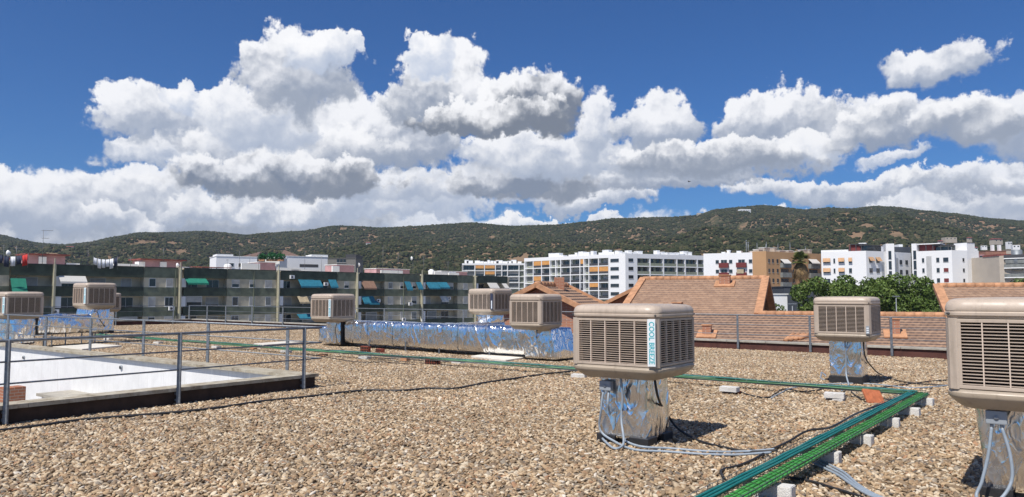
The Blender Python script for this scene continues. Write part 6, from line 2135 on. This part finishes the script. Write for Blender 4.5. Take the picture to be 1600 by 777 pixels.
for i, (px, py, Y, r) in enumerate(TREES):
    p = at(px, py, Y); make_tree(p.x, p.y, -8, p.z+1.0, r*1.08, words[i], 'row of street trees before the white towers', 30+i)
p = at(1590, 434, 90); make_tree(p.x, p.y, -8, p.z, 3.2, 'tree behind the tiled roof at the right edge', None, 60)
p = at(1214, 474, 76); make_tree(p.x, p.y, -7, p.z, 1.9, 'yellowish shrub in front of the low white building by the gable', None, 61, 'leaf2', 0.14, 2600)
p = at(1262, 470, 72); make_tree(p.x, p.y, -7, p.z, 1.6, 'small tree below the dark hall', None, 62, 'leaf2', 0.14, 2600)
# roof plants between the white buildings
for px, w_, lab in ((409, 1.0, 'small green roof plant, left of three'), (424, 1.6, 'broad green roof plant in the middle'), (438, 1.2, 'green roof plant, right of three')):
    p = at(px, 405, 176); root = empty('roof_plant', p, 0, lab, 'plant', 'green plants on a roof terrace')
    MB().box((-w_*0.7, -0.3, -0.5), (w_*0.7, 0.3, 0.0), c=0.03).build('planter', M['clay'], root)
    leaf_cloud([(Vector((-w_*0.4, 0, 0.5)), w_*0.55), (Vector((w_*0.4, 0, 0.6)), w_*0.6), (Vector((0, 0, 0.9)), w_*0.5)], 0.16, 700, int(px)).build('foliage', mat('bright_leaf', (0.012, 0.12, 0.03), 0.7, 0, 0.3, 3), root)

def palm(px, ytop, Y):
    p = at(px, ytop, Y); H = p.z + 10
    root = empty('palm_tree', (p.x, p.y, -10), 0, 'tall fan palm with a skirt of dry hanging fronds', 'palm')
    c = H - 1.7
    MB().tube([(0.5, 0, 0), (0.25, 0, H*0.5), (0, 0, c-2.2), (0, 0, c)], [0.30, 0.24, 0.22, 0.30], n=10).build('trunk', M['bark'], root)
    rnd = random.Random(3)
    def frond(mb, az, el, L, w, droop):
        d = Vector((math.cos(az)*math.cos(el), math.sin(az)*math.cos(el), math.sin(el)))
        b = Vector((0, 0, c)); h = b + d*L*0.45
        mb.tube([b, h], [0.05, 0.03], n=4)
        side = d.cross(Vector((0, 0, 1))).normalized(); upv = side.cross(d)
        for k in range(15):
            a = -1.35 + 2.7*k/14
            q = (d*math.cos(a) + side*math.sin(a)).normalized()
            tip = h + q*L*0.58*(1-0.25*abs(a)/1.35) + Vector((0, 0, -droop*L*0.35))
            mid = h.lerp(tip, 0.55) + Vector((0, 0, droop*L*0.12))
            s = upv.cross(q).normalized()*w
            i = [h, mid - s, tip, mid + s]
            mb.add(i, [(0, 1, 2, 3)])
    g = MB()
    for k in range(38):
        frond(g, rnd.uniform(0, 6.28), rnd.uniform(-0.3, 1.4), rnd.uniform(1.5, 2.1), 0.07, rnd.uniform(0.0, 0.45))
    g.build('crown', M['frond'], root)
    g = MB()
    for k in range(60):
        az = rnd.uniform(0, 6.28); el = rnd.uniform(-1.5, -0.75)
        frond(g, az, el, rnd.uniform(1.3, 2.0) if el > -1.1 else rnd.uniform(1.8, 3.4), 0.07, rnd.uniform(0.5, 1.0))
    g.build('dry_fronds', M['frond_dry'], root)
palm(1250, 391, 125)

# street lamps seen over the roofs
for px, py, Y, lab in ((1238, 476, 66, 'short grey street lamp left of the yellow tree'), (1400, 464, 76, 'thin lamp post in front of the tallest tree')):
    p = at(px, py, Y); root = empty('street_lamp', (p.x, p.y, -8), 0, lab, 'street lamp')
    MB().tube([(0, 0, 0), (0, 0, p.z+8)], [0.08, 0.045], n=8).build('pole', M['steel'], root)
    MB().box((-0.35, -0.1, p.z+8), (0.35, 0.1, p.z+8.1), c=0.02).build('lamp_head', M['steel'], root)
